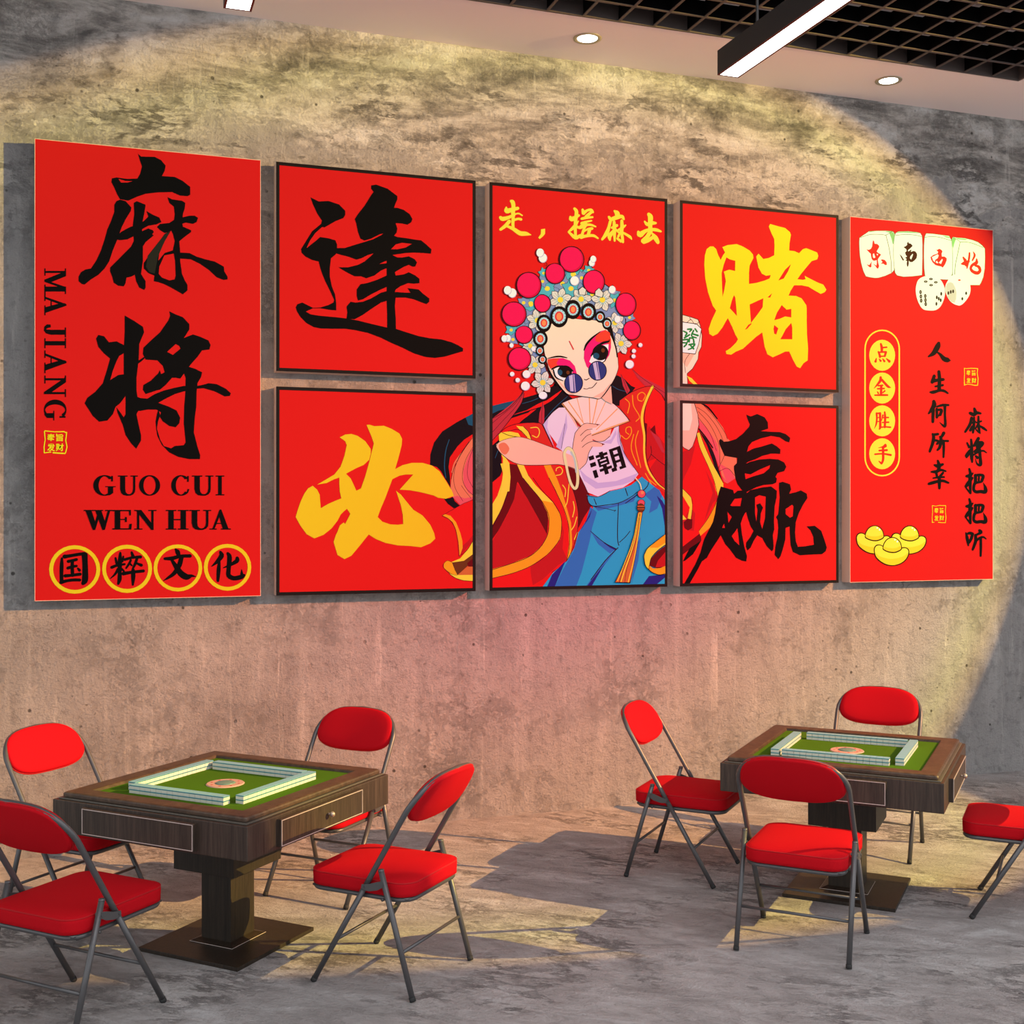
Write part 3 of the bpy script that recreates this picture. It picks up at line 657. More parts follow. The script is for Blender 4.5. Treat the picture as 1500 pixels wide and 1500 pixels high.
# ======== panel 1: two large characters, latin lines, four ringed characters
t, clip = panel(A0, A1, ZB, ZT, False, 'leftmost tall red panel with two huge black characters over MA JIANG and GUO CUI WEN HUA')
a = Art(clip).frame(0, 180, 3.75)
a.draw('black', 'P758,170 775,185 850,187 885,205 910,235 905,262 890,292 960,297 1005,320 1045,352 1045,395 1030,403 990,400 945,380 870,382 800,390 755,405 705,427 660,420 645,395 625,350 612,325 615,305 640,300 700,308 755,306 770,280 780,240 765,195',
  'H650,307 690,319 730,320 700,328 665,328')
a.draw('black', 'P640,430 660,422 690,430 722,465 718,485 690,530 668,575 645,640 620,700 600,760 575,800 540,835 500,860 465,888 450,885 432,870 432,845 445,820 470,805 500,800 530,755 555,700 575,640 590,585 610,540 628,490 628,450')
a.draw('black', 'P665,600 690,585 720,570 760,560 790,540 815,515 805,485 840,505 875,520 887,545 860,558 815,565 770,590 740,620 700,640 660,645 640,640 650,615',
  'P735,440 752,430 800,450 792,500 782,550 780,620 785,700 785,760 775,830 800,870 800,905 792,918 765,905 748,870 740,830 735,740 735,640 730,560 738,500',
  'P745,630 720,680 690,710 660,740 630,770 605,795 605,815 618,850 625,878 650,895 680,898 690,880 695,850 720,845 750,830 765,780 785,740 785,660',
  'P770,600 815,580 840,590 845,600 836,612 845,618 800,655 775,695 760,680')
a.draw('black', 'P862,572 880,555 930,550 960,530 965,505 1000,520 1040,510 1070,510 1088,522 1080,545 1060,555 1020,548 985,560 960,580 930,600 905,605 880,590',
  'P920,408 945,420 1000,428 1018,440 1015,470 1005,500 1000,545 1005,570 1050,590 1050,600 1020,622 985,650 990,712 990,760 1000,830 1015,865 1030,890 1030,920 1005,942 975,925 940,905 900,885 870,875 845,870 850,830 868,760 905,715 950,700 960,650 950,610 940,590 955,550 960,500 955,460 930,440',
  'P985,712 1040,715 1080,735 1130,750 1180,762 1230,790 1232,815 1250,845 1250,860 1228,863 1190,848 1150,810 1100,775 1050,750 985,745',
  'P790,770 815,735 905,610 940,590 905,650 875,715 868,770 850,840 815,825 790,800',
  'H903,728 955,718 962,760 965,840 960,860 930,865 890,850 872,830 875,790')
a.draw('wm', 'P812,730 905,612 935,594 902,655 868,735 850,828 820,820 802,790')
a.draw('black', 'P528,1185 540,1165 572,1172 598,1205 640,1200 700,1230 690,1260 655,1280 640,1310 620,1360 605,1415 560,1480 520,1520 500,1505 530,1470 565,1430 590,1350 605,1295 570,1265 540,1230',
  'P610,1410 650,1385 700,1378 700,1450 690,1500 660,1540 635,1560 620,1600 590,1635 545,1642 510,1610 465,1540 480,1510 520,1480 555,1450',
  'P685,1058 740,1090 785,1120 792,1150 775,1190 765,1215 762,1300 750,1400 750,1470 755,1505 780,1515 785,1535 750,1600 760,1650 775,1715 775,1745 748,1790 720,1760 690,1715 675,1660 645,1590 640,1562 662,1592 680,1618 690,1600 690,1500 690,1440 680,1375 680,1250 685,1150',
  'S752,1318,16 772,1306,12 792,1290,8')
a.draw('black', 'P930,1035 960,1050 1005,1068 1040,1105 1040,1135 1010,1182 1060,1162 1100,1175 1145,1195 1157,1220 1150,1245 1110,1250 1085,1285 1045,1330 1035,1345 990,1405 965,1400 945,1400 910,1440 880,1465 860,1470 800,1490 785,1465 788,1440 830,1415 870,1375 878,1358 885,1380 905,1370 895,1335 865,1305 800,1300 785,1270 788,1235 830,1195 880,1150 925,1085 935,1060',
  'H918,1258 965,1215 985,1225 992,1240 950,1275')
a.draw('black', 'P1020,1335 1070,1350 1110,1370 1105,1395 1085,1430 1080,1480 1078,1560 1070,1620 1065,1700 1085,1780 1100,1825 1098,1847 1040,1847 980,1835 930,1810 890,1770 865,1720 858,1680 855,1640 862,1600 870,1575 880,1605 868,1640 862,1680 880,1740 900,1775 940,1788 960,1775 1010,1770 1020,1755 1010,1650 1012,1560 1018,1490 1020,1400 1005,1360',
  'P755,1510 810,1515 850,1490 900,1470 960,1455 1010,1445 1080,1445 1110,1440 1145,1430 1190,1435 1240,1460 1268,1485 1262,1500 1235,1503 1180,1475 1120,1458 1080,1460 1010,1475 960,1490 900,1520 870,1538 930,1560 970,1580 990,1620 985,1650 965,1672 930,1665 895,1640 878,1615 885,1590 860,1575 810,1575 770,1582 750,1582 745,1540')
for ch, y0, y1 in (('M', 800, 940), ('A', 940, 1057), ('J', 1104, 1178), ('I', 1183, 1238), ('A', 1250, 1375), ('N', 1388, 1506), ('G', 1520, 1634)):
    latin(a, 'black', ch, 244, 363, y0, y1, True)
a.frame(0, 500, 3.75)
for ch, x0, x1 in (('G', 513, 636), ('U', 648, 757), ('O', 764, 880), ('C', 938, 1045), ('U', 1055, 1172), ('I', 1185, 1232)): latin(a, 'black', ch, x0, x1, 737, 846)
for ch, x0, x1 in (('W', 461, 622), ('E', 618, 730), ('N', 738, 860), ('H', 911, 1036), ('U', 1040, 1160), ('A', 1152, 1268)): latin(a, 'black', ch, x0, x1, 926, 1034)
finish(a, 'lettering', t)
a = Art(clip); a.base = 3
a.frame(60, 780, 9.375)
a.draw('gold', 'E463,508 351,333', 'O464,508 297,281').draw('gold', 'E1183,499 343,331', 'O1183,499 291,277')
a.frame(220, 780, 9.375).draw('gold', 'E380,487 334,323', 'O381,487 284,273').draw('gold', 'E1062,478 326,321', 'O1064,478 275,270')
finish(a, 'gold_rings', t)
a = Art(clip); a.base = 3; a.frame(60, 780, 9.375); a.wm = 1.06
a.draw('black', 'S288,355,30 285,450,50 282,560,48 285,685,48', 'S275,685,48 350,665,40 440,652,40 535,652,40', 'S322,332,54 400,320,42 500,303,42 590,290,40', 'S600,305,80 605,400,72 608,520,75 605,650,80 578,700,50',
  'S375,398,42 430,385,38 490,372,40', 'S432,390,42 430,480,45 435,590,45', 'S368,490,40 430,470,40 490,460,34', 'S330,595,44 420,588,38 540,572,42', 'S505,490,22 530,520,42')
a.draw('black', 'S1090,280,30 1085,400,58 1082,550,50 1080,640,55 1062,705,32', 'S1025,350,28 1040,425,34', 'S1132,330,25 1120,400,25', 'S970,480,40 1050,450,36 1150,435,30', 'S1060,500,36 1020,570,30 955,632,10', 'S1110,500,30 1140,530,25',
  'S1245,272,30 1265,330,46', 'S1150,372,38 1250,345,35 1370,335,42', 'S1235,380,30 1210,430,30 1170,490,25', 'S1225,430,25 1250,455,20', 'S1320,360,36 1290,440,36 1260,500,25', 'S1310,420,25 1380,450,42',
  'S1130,565,50 1250,545,40 1410,528,40', 'S1265,510,42 1268,600,58 1262,720,26')
a.frame(220, 780, 9.375)
a.draw('black', 'S350,232,28 375,265,60 392,310,50', 'S200,360,36 300,355,52 420,325,42 550,322,46', 'S430,340,58 400,450,62 330,560,52 250,620,34 185,660,8', 'S285,360,30 350,460,60 420,560,80 500,610,78 570,595,36 630,608,6')
a.draw('black', 'S965,268,36 980,320,64 920,400,46 845,465,12', 'S950,385,30 940,520,52 930,665,36', 'S1065,285,36 1090,340,62 1078,500,56 1078,590,60 1150,628,58 1250,610,60 1290,585,36', 'S1256,505,6 1258,570,40', 'S1195,350,46 1190,390,56 1100,445,36 1005,485,12')
a.frame(0, 500, 3.75)
a.draw('yel', 'L246,492,6 300,497,5 352,496,6 364,502,6', 'L366,500,6 361,545,6 368,580,6 360,612,6', 'L244,496,6 248,540,5 242,580,6 243,612,6', 'L243,613,5 280,608,5', 'L292,612,8 335,615,7 358,616,6')
for ch, b in (('奉', (258, 508, 302, 548)), ('旨', (308, 508, 348, 549)), ('发', (259, 561, 302, 604)), ('财', (306, 561, 350, 604))): a.glyph('yel', ch, *b, bold=.025)
finish(a, 'small_characters', t)

# ======== panel 2
t, clip = panel(B0, B1, ZM1, ZT, True, 'black framed red square with one black character, above the square with the gold character')
a = Art(clip).frame(390, 220, 4.1667)
a.draw('black', 'P270,288 320,313 380,310 445,332 482,370 482,395 470,415 425,432 355,472 342,468 300,505 268,550 248,592 225,630 212,605 240,560 280,495 335,450 340,430 310,385 285,330',
 'P215,600 250,595 295,560 330,530 380,538 422,550 432,575 432,600 425,635 395,660 388,720 388,770 400,830 420,880 427,930 427,978 390,975 330,965 285,965 242,985 270,1002 320,1010 430,1020 490,1027 560,1040 640,1060 735,1082 790,1090 850,1110 930,1135 1000,1148 1070,1155 1130,1172 1170,1190 1202,1210 1200,1228 1140,1245 1090,1260 1030,1268 970,1262 900,1240 830,1205 760,1175 700,1145 620,1115 540,1098 480,1090 400,1090 330,1088 290,1080 245,1055 210,1020 188,985 180,960 190,940 220,930 250,945 285,962 330,960 380,945 410,930 415,915 390,860 360,800 340,750 330,720 320,680 280,670 240,650 215,625',
 'P640,215 670,210 740,235 800,280 800,300 785,335 780,352 800,352 840,365 875,390 892,420 885,440 862,455 830,448 790,445 800,480 795,505 780,522 800,530 860,538 920,548 945,550 975,575 1008,605 1005,632 960,628 900,625 850,628 800,635 770,640 800,655 830,655 870,648 905,665 920,685 910,710 895,712 870,700 840,712 800,735 785,745 790,765 840,758 870,745 910,765 935,785 935,812 900,815 865,812 820,830 790,850 785,865 850,870 880,870 862,842 930,850 955,875 995,905 995,925 978,940 950,930 900,910 850,900 790,900 785,950 790,1020 792,1110 738,1110 738,1000 735,920 700,930 640,970 590,1005 540,1032 490,1030 495,990 490,955 515,925 545,930 590,925 640,905 700,870 735,860 735,835 700,850 640,880 590,910 560,918 552,890 552,850 575,818 620,810 680,790 735,765 735,720 700,735 660,765 610,782 580,770 540,770 500,750 465,730 440,715 500,715 560,700 600,680 640,645 655,630 620,640 580,660 550,668 500,650 460,640 425,630 425,598 480,597 540,578 600,560 650,545 700,520 715,507 690,515 640,540 600,552 575,540 560,500 550,450 540,420 560,390 600,340 640,275 655,255 640,235',
 'H762,605 790,575 830,565 890,572 850,595 800,605', 'H690,695 720,680 735,675 735,690')
finish(a, 'calligraphy', t)

# ======== the opera figure runs over several panels: one list of shapes, clipped to each panel
def figure_left(a):
    a.fine = 1.35
    a.frame(620, 570, 5)
    a.draw('hair', 'P362,180 250,240 140,310 80,390 52,480 50,555 100,570 130,600 160,655 200,720 215,760 215,790 190,800 150,800 180,840 225,873 270,855 230,820 200,740 195,640 185,570 195,500 250,420 300,370 362,330')
    a.draw('hairb', 'S190,370,4 165,450,5 155,560,5 165,650,4', 'P362,180 310,208 330,260 362,270')
    a.draw('coral', 'P362,350 300,440 240,540 205,650 200,720 215,790 270,850 320,830 362,805', 'S280,470,8 230,540,10 210,610,6')
    a.draw('coralp', 'P362,430 325,500 292,600 295,690 330,760 362,775', 'P215,790 270,850 320,830 362,805 362,790 300,800 250,780')
    a.draw('line', 'S335,385,2 260,500,2 225,620,2 232,720,2 290,820,2', 'S362,425,2 310,520,2 285,640,2 310,720,2 362,775,2', 'S362,440,2 330,540,2 325,640,2 362,720,2', 'S362,355,2 290,455,2 225,580,2 205,660,2', 'S278,705,2 310,750,2 350,800,2')
    a.draw('robe', 'P362,812 290,840 220,880 140,925 180,940 220,980 245,1060 262,1220 300,1180 362,1110').draw('robed', 'P362,1070 330,1110 285,1150 268,1222 300,1185 362,1112')
    a.draw('ochre', 'P140,925 160,916 200,928 240,975 270,1050 286,1110 288,1165 266,1222 258,1120 240,1030 215,975 180,945')
    a.draw('line', 'S362,812,2 290,840,2 220,880,2 138,926,2', 'S140,930,2 190,955,2 230,1010,2 252,1100,2 262,1220,2')
    a.draw('yeld', 'P205,1267 270,1240 330,1170 362,1115 362,1210 300,1255 250,1275', 'P190,1350 250,1362 362,1360 362,1405 290,1400 230,1380').draw('ochre', 'P150,1275 175,1255 210,1268 230,1320 250,1362 200,1350 150,1310')
    a.draw('brownr', 'P210,1270 300,1257 362,1210 362,1245 330,1290 250,1362 230,1320').draw('orange', 'P250,1362 310,1310 362,1275 362,1360').draw('maroon', 'P320,1275 362,1240 362,1300 330,1300')
    a.draw('line', 'R175,1257,2 150,1280,2 148,1305,2 195,1350,2 250,1362,2 232,1325,2 210,1270,2', 'S190,1352,2 240,1385,2 300,1402,2 362,1406,2', 'S262,1225,2 320,1180,2 362,1115,2')
def figure_mid(a):
    a.fine = 1.5
    T, U, V = (720, 350, 5.7692), (720, 560, 5.7692), (720, 700, 5.7692)
    a.frame(*U)   # hair behind
    a.draw('hair', 'P0,205 150,165 280,130 420,90 520,30 560,-40 620,0 640,100 700,150 680,220 560,260 440,340 350,350 215,365 330,250 120,320 0,400', 'P0,540 80,470 75,560 110,700 60,820 0,860', 'P1005,0 1060,-60 1120,-30 1180,30 1215,45 1180,90 1085,150 1080,200 1015,190')
    a.draw('hairb', 'P0,200 140,166 240,150 255,172 150,215 60,240 0,268', 'S30,640,3 60,560,4 80,480,3', 'S260,180,3 360,150,4 460,100,3', 'S430,330,3 540,210,4 640,120,3', 'S1020,30,3 1070,60,4 1140,80,3')
    a.draw('robe', 'P180,278 260,255 340,230 420,205 500,160 560,110 600,60 570,80 540,100 470,150 400,178 300,235 215,262', 'P225,345 260,300 330,240 380,225 300,290')
    a.draw('tassel', 'P275,70 268,120 250,180 190,265 110,370 60,440 0,500 0,310 80,250 160,190 240,110', 'P433,155 447,230 445,330 430,362 398,335 405,260 425,200', 'P1185,-115 1260,-50 1380,10 1465,55 1465,130 1380,80 1290,25 1230,-40', 'P1090,-70 1130,-10 1170,70 1145,100 1110,30')
    a.draw('line', 'S272,75,2 200,180,2 60,300,2 0,350,2', 'S272,80,2 210,200,2 90,330,2 0,430,2', 'S432,160,2 425,260,2 425,345,2', 'S1190,-110,2 1280,-30,2 1400,50,2 1465,90,2', 'S1095,-65,2 1130,20,2 1150,90,2', 'S268,70,3 230,130,3 120,240,3 0,310,3', 'S275,90,3 250,180,3 130,350,3 0,500,3')
    # robe on the left
    a.draw('robe', 'P60,430 120,385 210,350 330,340 420,350 520,550 640,700 745,920 725,1200 690,1400 640,1510 520,1610 350,1730 -10,1740 -10,860 90,775 80,560')
    a.draw('maroon', 'P690,600 740,790 800,910 825,940 840,1050 780,1140 735,1230 735,1100 700,950 640,780 620,700', 'P150,690 260,700 360,860 440,970 480,1140 470,1290 400,1170 220,840 190,990 140,1100 60,1250 -10,1350 -10,1240 90,1060 140,900')
    a.frame(*V)
    a.draw('robed', 'P215,40 300,170 400,350 470,480 440,560 340,660 200,720 0,775 0,550 60,440 140,300 190,180', 'P590,380 600,480 560,560 470,660 330,750 330,918 430,860 560,740 640,690 600,600 610,450')
    a.draw('robe', 'P100,915 230,860 330,800 350,918 120,925')
    a.draw('yeld', 'P75,-120 100,-30 80,60 50,150 -10,250 -10,430 80,270 130,130 155,-10 150,-130')
    a.draw('yelt', 'P215,-115 270,-110 310,-20 370,60 430,120 520,210 480,250 420,190 330,80 265,0')
    a.draw('ochre', 'P420,190 520,210 580,310 592,380 580,520 480,640 340,740 200,800 -10,850 -10,775 150,730 330,660 430,570 475,480 487,380 470,290')
    a.draw('ochre', 'P440,-110 500,-110 560,20 600,130 640,270 672,380 682,560 668,650 632,705 655,560 650,400 610,260 540,100 485,0')
    a.draw('collar', 'P500,-105 560,-100 640,-20 700,140 733,300 728,430 690,590 672,640 682,560 672,380 640,270 600,130 555,10')
    a.draw('yeld', 'S545,-20,5 585,-30,5 600,-60,5 580,-90,5 550,-80,5 545,-60,5', 'S600,60,5 625,100,5 620,160,5', 'S660,20,5 650,100,5 640,200,5 620,245,5', 'S690,200,5 700,260,5 685,330,5', 'S720,330,5 700,400,5 675,440,5', 'S725,460,5 700,520,5')
    a.draw('line', 'S265,0,3 330,80,3 420,190,3 478,300,3 485,390,3 470,490,3 400,600,3 300,675,3 150,730,3 0,778,3', 'S350,0,3 430,110,3 520,205,3 580,310,3 592,400,3 575,520,3 470,650,3 330,745,3 180,805,3 0,850,3', 'S485,0,3 545,120,3 610,260,3 650,400,3 658,560,3 635,700,3', 'S640,-10,3 700,140,3 733,300,3 725,450,3 690,590,3 620,720,3 510,800,3', 'S150,0,3 135,130,3 80,270,3 0,430,3')
    # trousers
    a.draw('blue', 'P805,145 900,160 1010,110 1100,90 1180,60 1270,-10 1330,10 1450,160 1468,200 1468,912 430,922 520,800 640,700 700,590 735,460 830,330 860,250 825,215')
    a.draw('blued', 'P835,245 890,290 850,420 830,530 760,800 715,918 535,920 600,780 690,620 745,450 800,360', 'P1000,650 1060,600 900,810 850,910 800,912 880,800', 'P1180,900 1210,700 1180,840 1200,600 1260,500 1240,700', 'P1290,140 1400,60 1440,150 1400,260 1330,300 1350,200', 'P860,235 1000,235 1180,170 1230,130 1200,200 1060,240 900,280', 'P830,440 950,545 1055,600 1000,640 900,560')
    a.draw('navy', 'P470,918 535,918 625,700 510,820', 'P735,470 830,330 850,260 790,380', 'P808,912 1000,670 1055,605 960,720 850,908', 'P1270,912 1330,830 1468,815 1468,850 1380,912', 'P1395,150 1440,190 1468,240 1468,440 1440,260', 'P940,545 1060,600 1045,612 1000,590')
    a.draw('blue', 'P1380,912 1468,840 1468,912')
    a.draw('line', 'S810,150,4 815,200,4 860,240,5 960,230,4 1080,210,4 1180,160,4 1230,120,4', 'S865,175,4 885,225,5', 'S1130,90,5 1150,150,5', 'S1072,215,4 1065,400,5 1065,520,5 1075,570,5', 'S1080,545,4 1130,500,4 1170,450,4', 'S835,450,3 950,545,4 1050,600,5', 'S1068,590,5 960,700,5 840,860,5', 'S870,245,3 960,258,3 1030,275,3 1050,272,3 1035,285,3', 'S1330,20,4 1300,90,5 1130,215,4', 'S805,150,4 900,160,3 1000,110,3 1050,60,3')
    # shirt
    a.frame(*U)
    a.draw('shirt', 'P432,358 520,250 570,214 622,214 700,330 760,400 850,490 930,500 1000,460 1040,380 1082,350 1090,490 1125,600 1245,770 1200,830 1110,890 1000,915 900,966 812,930 800,900 735,770')
    a.draw('shirts', 'P545,545 575,470 618,340 632,260 640,380 610,480 590,575', 'P740,730 800,790 900,850 1050,835 1150,800 1240,765 1200,830 1110,865 1000,885 880,900 780,830', 'P1060,390 1085,480 1120,600 1230,740 1190,720 1100,600 1060,500', 'P930,510 1010,480 1050,400 1055,440 1010,520', 'P432,358 480,300 470,380 530,550')
    a.draw('skin2', 'P625,225 690,300 740,390 850,480 900,500 950,500 1000,460 1012,395 850,430 720,380')
    a.draw('line', 'S432,358,3 500,270,3 560,217,3', 'S625,225,3 680,280,3 735,380,3', 'S850,490,3 900,500,3 950,495,3 1000,455,3', 'S620,350,2 610,420,2 590,560,2', 'S735,770,3 780,860,3 812,930,3', 'S430,350,3 480,460,3 520,555,3')
    # right jacket
    a.draw('robe', 'P1370,40 1430,100 1468,170 1468,900 1380,850 1320,720 1300,600 1300,400 1285,300 1310,180')
    a.draw('robed', 'P1330,370 1400,440 1460,520 1455,690 1400,640 1345,660 1300,690 1295,560 1310,420', 'P1400,640 1468,700 1468,900 1400,860 1330,740')
    a.draw('maroon', 'P1290,340 1315,350 1305,560 1292,500', 'P1340,400 1380,360 1390,440 1370,430').draw('tassel', 'P1340,410 1420,470 1465,600 1440,590 1380,480')
    a.draw('collar', 'P1083,152 1180,85 1290,40 1352,30 1300,180 1275,300 1285,400 1290,600 1310,720 1380,850 1468,900 1468,935 1400,900 1240,775 1122,600 1075,400 1080,350 1180,330 1110,250 1080,200')
    a.draw('yeld', 'S1362,38,26 1300,170,20 1270,300,22 1290,450,18 1290,600,16 1318,730,16 1390,840,14 1468,905,12')
    a.draw('ochre', 'S1270,160,5 1240,150,5 1235,110,5 1270,85,5 1300,110,5 1280,155,5', 'S1130,140,5 1165,180,5 1150,260,5', 'S1190,110,5 1200,200,5 1250,290,5 1220,330,5', 'S1160,440,5 1135,420,5 1140,385,5 1175,380,5 1180,430,5 1140,480,5 1095,450,5', 'S1200,440,5 1180,560,5 1230,700,5', 'S1240,410,5 1215,520,5 1260,720,5', 'S1330,820,5 1390,870,5', 'S1300,770,5 1350,860,5')
    a.draw('line', 'S1083,152,3 1180,85,3 1290,40,3 1375,32,3', 'S1375,32,3 1310,180,3 1290,310,3 1308,450,3 1305,600,3 1335,730,3 1400,840,3 1468,900,3', 'S1078,350,3 1080,450,3 1122,600,3 1240,770,3', 'S1375,50,3 1440,110,3 1468,165,3', 'S1345,540,3 1350,600,3 1320,660,3', 'S1350,610,3 1420,670,3 1465,700,3')
    # sleeve, arm
    a.draw('collar', 'P250,362 330,342 420,352 520,552 440,520 330,480 300,460')
    a.draw('yeld', 'P60,440 80,425 150,415 225,430 245,462 180,470 100,490 65,500', 'P208,368 270,375 305,410 335,485 300,468 255,420', 'S330,385,5 385,382,5 405,420,5 385,465,5 345,450,5')
    a.draw('yelt', 'P65,570 95,600 150,685 160,800 150,920 75,940 95,780 95,640')
    a.draw('line', 'S60,440,3 120,385,3 210,352,3 330,341,3 420,352,3 480,470,3 520,552,3', 'S140,415,3 230,400,3 300,465,3', 'S90,425,3 150,450,3 240,465,3', 'S270,375,3 320,430,3 335,485,3')
    a.draw('skin2', 'C40,540 60,510 130,478 230,462 330,485 440,525 560,570 620,595 700,640 712,730 660,718 560,695 420,700 260,698 170,668 90,610')
    a.draw('coral', 'C60,530 110,510 150,560 120,610 80,590')
    a.draw('line', 'R38,545,3 60,508,3 130,478,3 230,462,3 330,485,3 440,525,3 560,570,3 560,570,1 440,525,1 330,485,1 230,462,1 130,478,1 60,508,1', 'S40,560,3 90,612,3 170,670,3 260,698,3 420,700,3 560,695,3 650,712,3 700,730,3')
    # fan
    a.draw('fan', 'P595,175 680,140 800,118 900,125 980,150 1060,205 1130,280 1167,328 1000,390 850,450 760,370 680,280')
    a.draw('rib', 'S650,165,6 790,365,5', 'S722,135,4 775,345,4', 'S825,122,6 832,355,5', 'S897,130,6 850,355,5', 'S965,160,4 870,365,4', 'S1062,225,6 885,400,5', 'S598,180,8 680,282,12 765,378,12', 'S842,448,10 1000,385,14 1165,325,10')
    a.draw('line', 'S595,175,4 680,140,4 800,117,4 900,124,4 980,149,4 1060,204,4 1130,279,4 1167,328,4', 'S595,175,3 680,285,3 760,380,3', 'S835,455,3 1000,396,3 1167,330,3')
    a.draw('skin2', 'P680,620 690,520 705,430 740,385 790,350 860,353 912,358 885,382 810,392 835,400 850,470 855,500 900,508 955,522 930,545 850,545 830,575 815,620 795,690 745,735 695,725')
    a.draw('line', 'S705,430,3 740,385,3 790,348,3 860,352,3 912,358,3', 'S750,450,3 800,405,3 850,395,3', 'S760,500,3 800,455,3 840,435,3', 'S765,550,3 800,520,3 850,500,3 900,507,3 955,525,3', 'S705,430,3 690,510,3 680,600,3', 'S850,545,3 820,600,3 800,680,3 745,737,3')
    a.draw('maroon', 'P885,352 912,356 890,366', 'P930,515 955,524 935,532')
    a.draw('jade', 'R640,558,26 675,575,26 700,630,26 718,720,26 728,800,24 722,875,24 700,898,22 668,850,22 645,770,20 628,680,22 615,600,24').draw('jadeg', 'S672,590,16 700,650,16 716,760,16')
    a.draw('line', 'R640,545,2 685,565,2 715,640,2 732,720,2 742,800,2 735,885,2 700,912,2 658,860,2 632,780,2 612,690,2 603,600,2')
    rt = lambda u, v: (812+u*2.32+v*.55, 628+v*1.86-u*.82)        # the shirt character, set on a slant
    for x0, y0, x1, y1 in ((2, 2, 20, 20), (0, 32, 20, 50), (2, 66, 16, 100), (26, 8, 68, 20), (40, 0, 54, 100), (28, 26, 66, 62), (26, 70, 70, 82), (76, 2, 116, 14), (76, 2, 88, 84), (103, 2, 117, 100), (76, 30, 116, 41), (76, 57, 116, 68), (66, 84, 84, 100), (94, 88, 110, 100)):
        a.add('ink', [[rt(x0, y0), rt(x1, y0), rt(x1, y1), rt(x0, y1)]] if False else [[a.w(rt(*q)) for q in ((x0, y0), (x1, y0), (x1, y1), (x0, y1))]], world=True)
    for x0, y0, x1, y1 in ((40, 33, 54, 39), (40, 49, 54, 54)):
        a.add('shirt', [[a.w(rt(*q)) for q in ((x0-4, y0), (x1+4, y0), (x1+4, y1), (x0-4, y1))]], world=True)
    # head
    a.frame(*T)
    a.draw('line', 'C290,500 400,340 600,240 790,270 960,380 1095,500 1135,700 1110,900 1040,935 1000,800 900,700 700,640 500,700 440,820 425,980 470,1150 395,1160 320,1010 240,880 200,760 215,620')
    a.draw('slate', 'C296,505 405,347 600,248 787,278 955,386 1088,505 1128,700 1103,892 1042,925 1000,800 900,700 700,640 500,700 440,820 425,980 465,1143 400,1152 326,1005 247,875 207,758 222,622')
    for cx, cy, s_, col in ((470, 420, 85, 'teal'), (690, 300, 90, 'teal'), (600, 380, 80, 'slate'), (330, 550, 95, 'teal'), (270, 540, 60, 'slate'), (1010, 480, 85, 'slate'), (1040, 520, 70, 'teal'), (165, 770, 55, 'teal'), (1165, 665, 50, 'slate'), (820, 265, 50, 'teal'), (440, 290, 50, 'teal'), (670, 420, 85, 'teal'), (320, 660, 70, 'slate'), (180, 850, 55, 'slate'), (850, 470, 70, 'teal'), (760, 330, 60, 'slate'), (300, 880, 70, 'teal'), (430, 360, 55, 'slate')):
        pts = []
        for k in range(12):
            r = s_*(1. if k % 2 == 0 else .62); an = 2*PI*k/12+cx*.01; pts.append('%.0f,%.0f' % (cx+r*math.cos(an), cy+r*1.05*math.sin(an)))
        a.draw('line', 'P'+' '.join('%.0f,%.0f' % (cx+(float(q.split(',')[0])-cx)*1.06, cy+(float(q.split(',')[1])-cy)*1.06) for q in pts)); a.draw(col, 'P'+' '.join(pts))
        a.draw('yelt', 'E%d,%d %d,%d' % (cx, cy, s_*.26, s_*.24))
    for cx, cy, s_ in ((580, 515, 95), (755, 510, 92), (935, 515, 95), (1040, 710, 84), (1092, 885, 92), (385, 690, 92), (325, 905, 80), (365, 1065, 85), (430, 1215, 96)):
        for k in range(6):
            an = 2*PI*k/6+.55+cx*.013; c0, s0 = math.cos(an), math.sin(an)
            P = [(cx+s_*(u*c0-v*s0), cy+s_*1.04*(u*s0+v*c0)) for u, v in ((.1, -.12), (.45, -.33), (.8, -.24), (1.02, 0), (.8, .24), (.45, .33), (.1, .12))]
            Q = [(cx+s_*(u*c0-v*s0), cy+s_*1.04*(u*s0+v*c0)) for u, v in ((.1, -.16), (.45, -.37), (.82, -.28), (1.07, 0), (.82, .28), (.45, .37), (.1, .16))]
            a.add('line', [Q]); a.add('petal', [P])
        a.draw('line', *['L%.0f,%.0f,1.5 %.0f,%.0f,1.5' % (cx+s_*.45*math.cos(q), cy+s_*.45*math.sin(q), cx+s_*.8*math.cos(q), cy+s_*.8*math.sin(q)) for q in [2*PI*k/18+cx for k in range(18)]])
        a.draw('teal', *['L%.0f,%.0f,7 %.0f,%.0f,3' % (cx+s_*.2*math.cos(q), cy+s_*.2*math.sin(q), cx+s_*.46*math.cos(q), cy+s_*.46*math.sin(q)) for q in [2*PI*k/14 for k in range(14)]])
        a.draw('yelt', 'E%d,%d %d,%d' % (cx, cy, s_*.26, s_*.26))
    for cx, cy, rx, ry in ((675, 175, 107, 113), (535, 295, 86, 90), (313, 393, 108, 113), (862, 365, 95, 103), (188, 638, 107, 108), (428, 548, 73, 78), (273, 812, 77, 78), (1132, 557, 90, 102), (1183, 775, 77, 85), (235, 1015, 100, 100)):
        a.draw('line', 'E%d,%d %d,%d' % (cx, cy, rx, ry)); a.draw('pinkd', 'E%d,%d %d,%d' % (cx, cy, rx-8, ry-8)); a.draw('pink', 'E%.1f,%.1f %.1f,%.1f' % (cx-rx*.05, cy-ry*.06, rx*.86, ry*.87))
    # petals that lap over the pompons
    a.draw('line', 'P868,480 870,440 905,412 945,460 935,500').draw('petal', 'P873,478 876,444 905,418 940,460 930,495').draw('line', 'P735,470 730,430 765,402 800,430 790,480').draw('petal', 'P740,470 735,433 765,408 795,432 785,475')
    a.draw('skin2', 'P925,1342 1005,1228 1018,1400 960,1372')
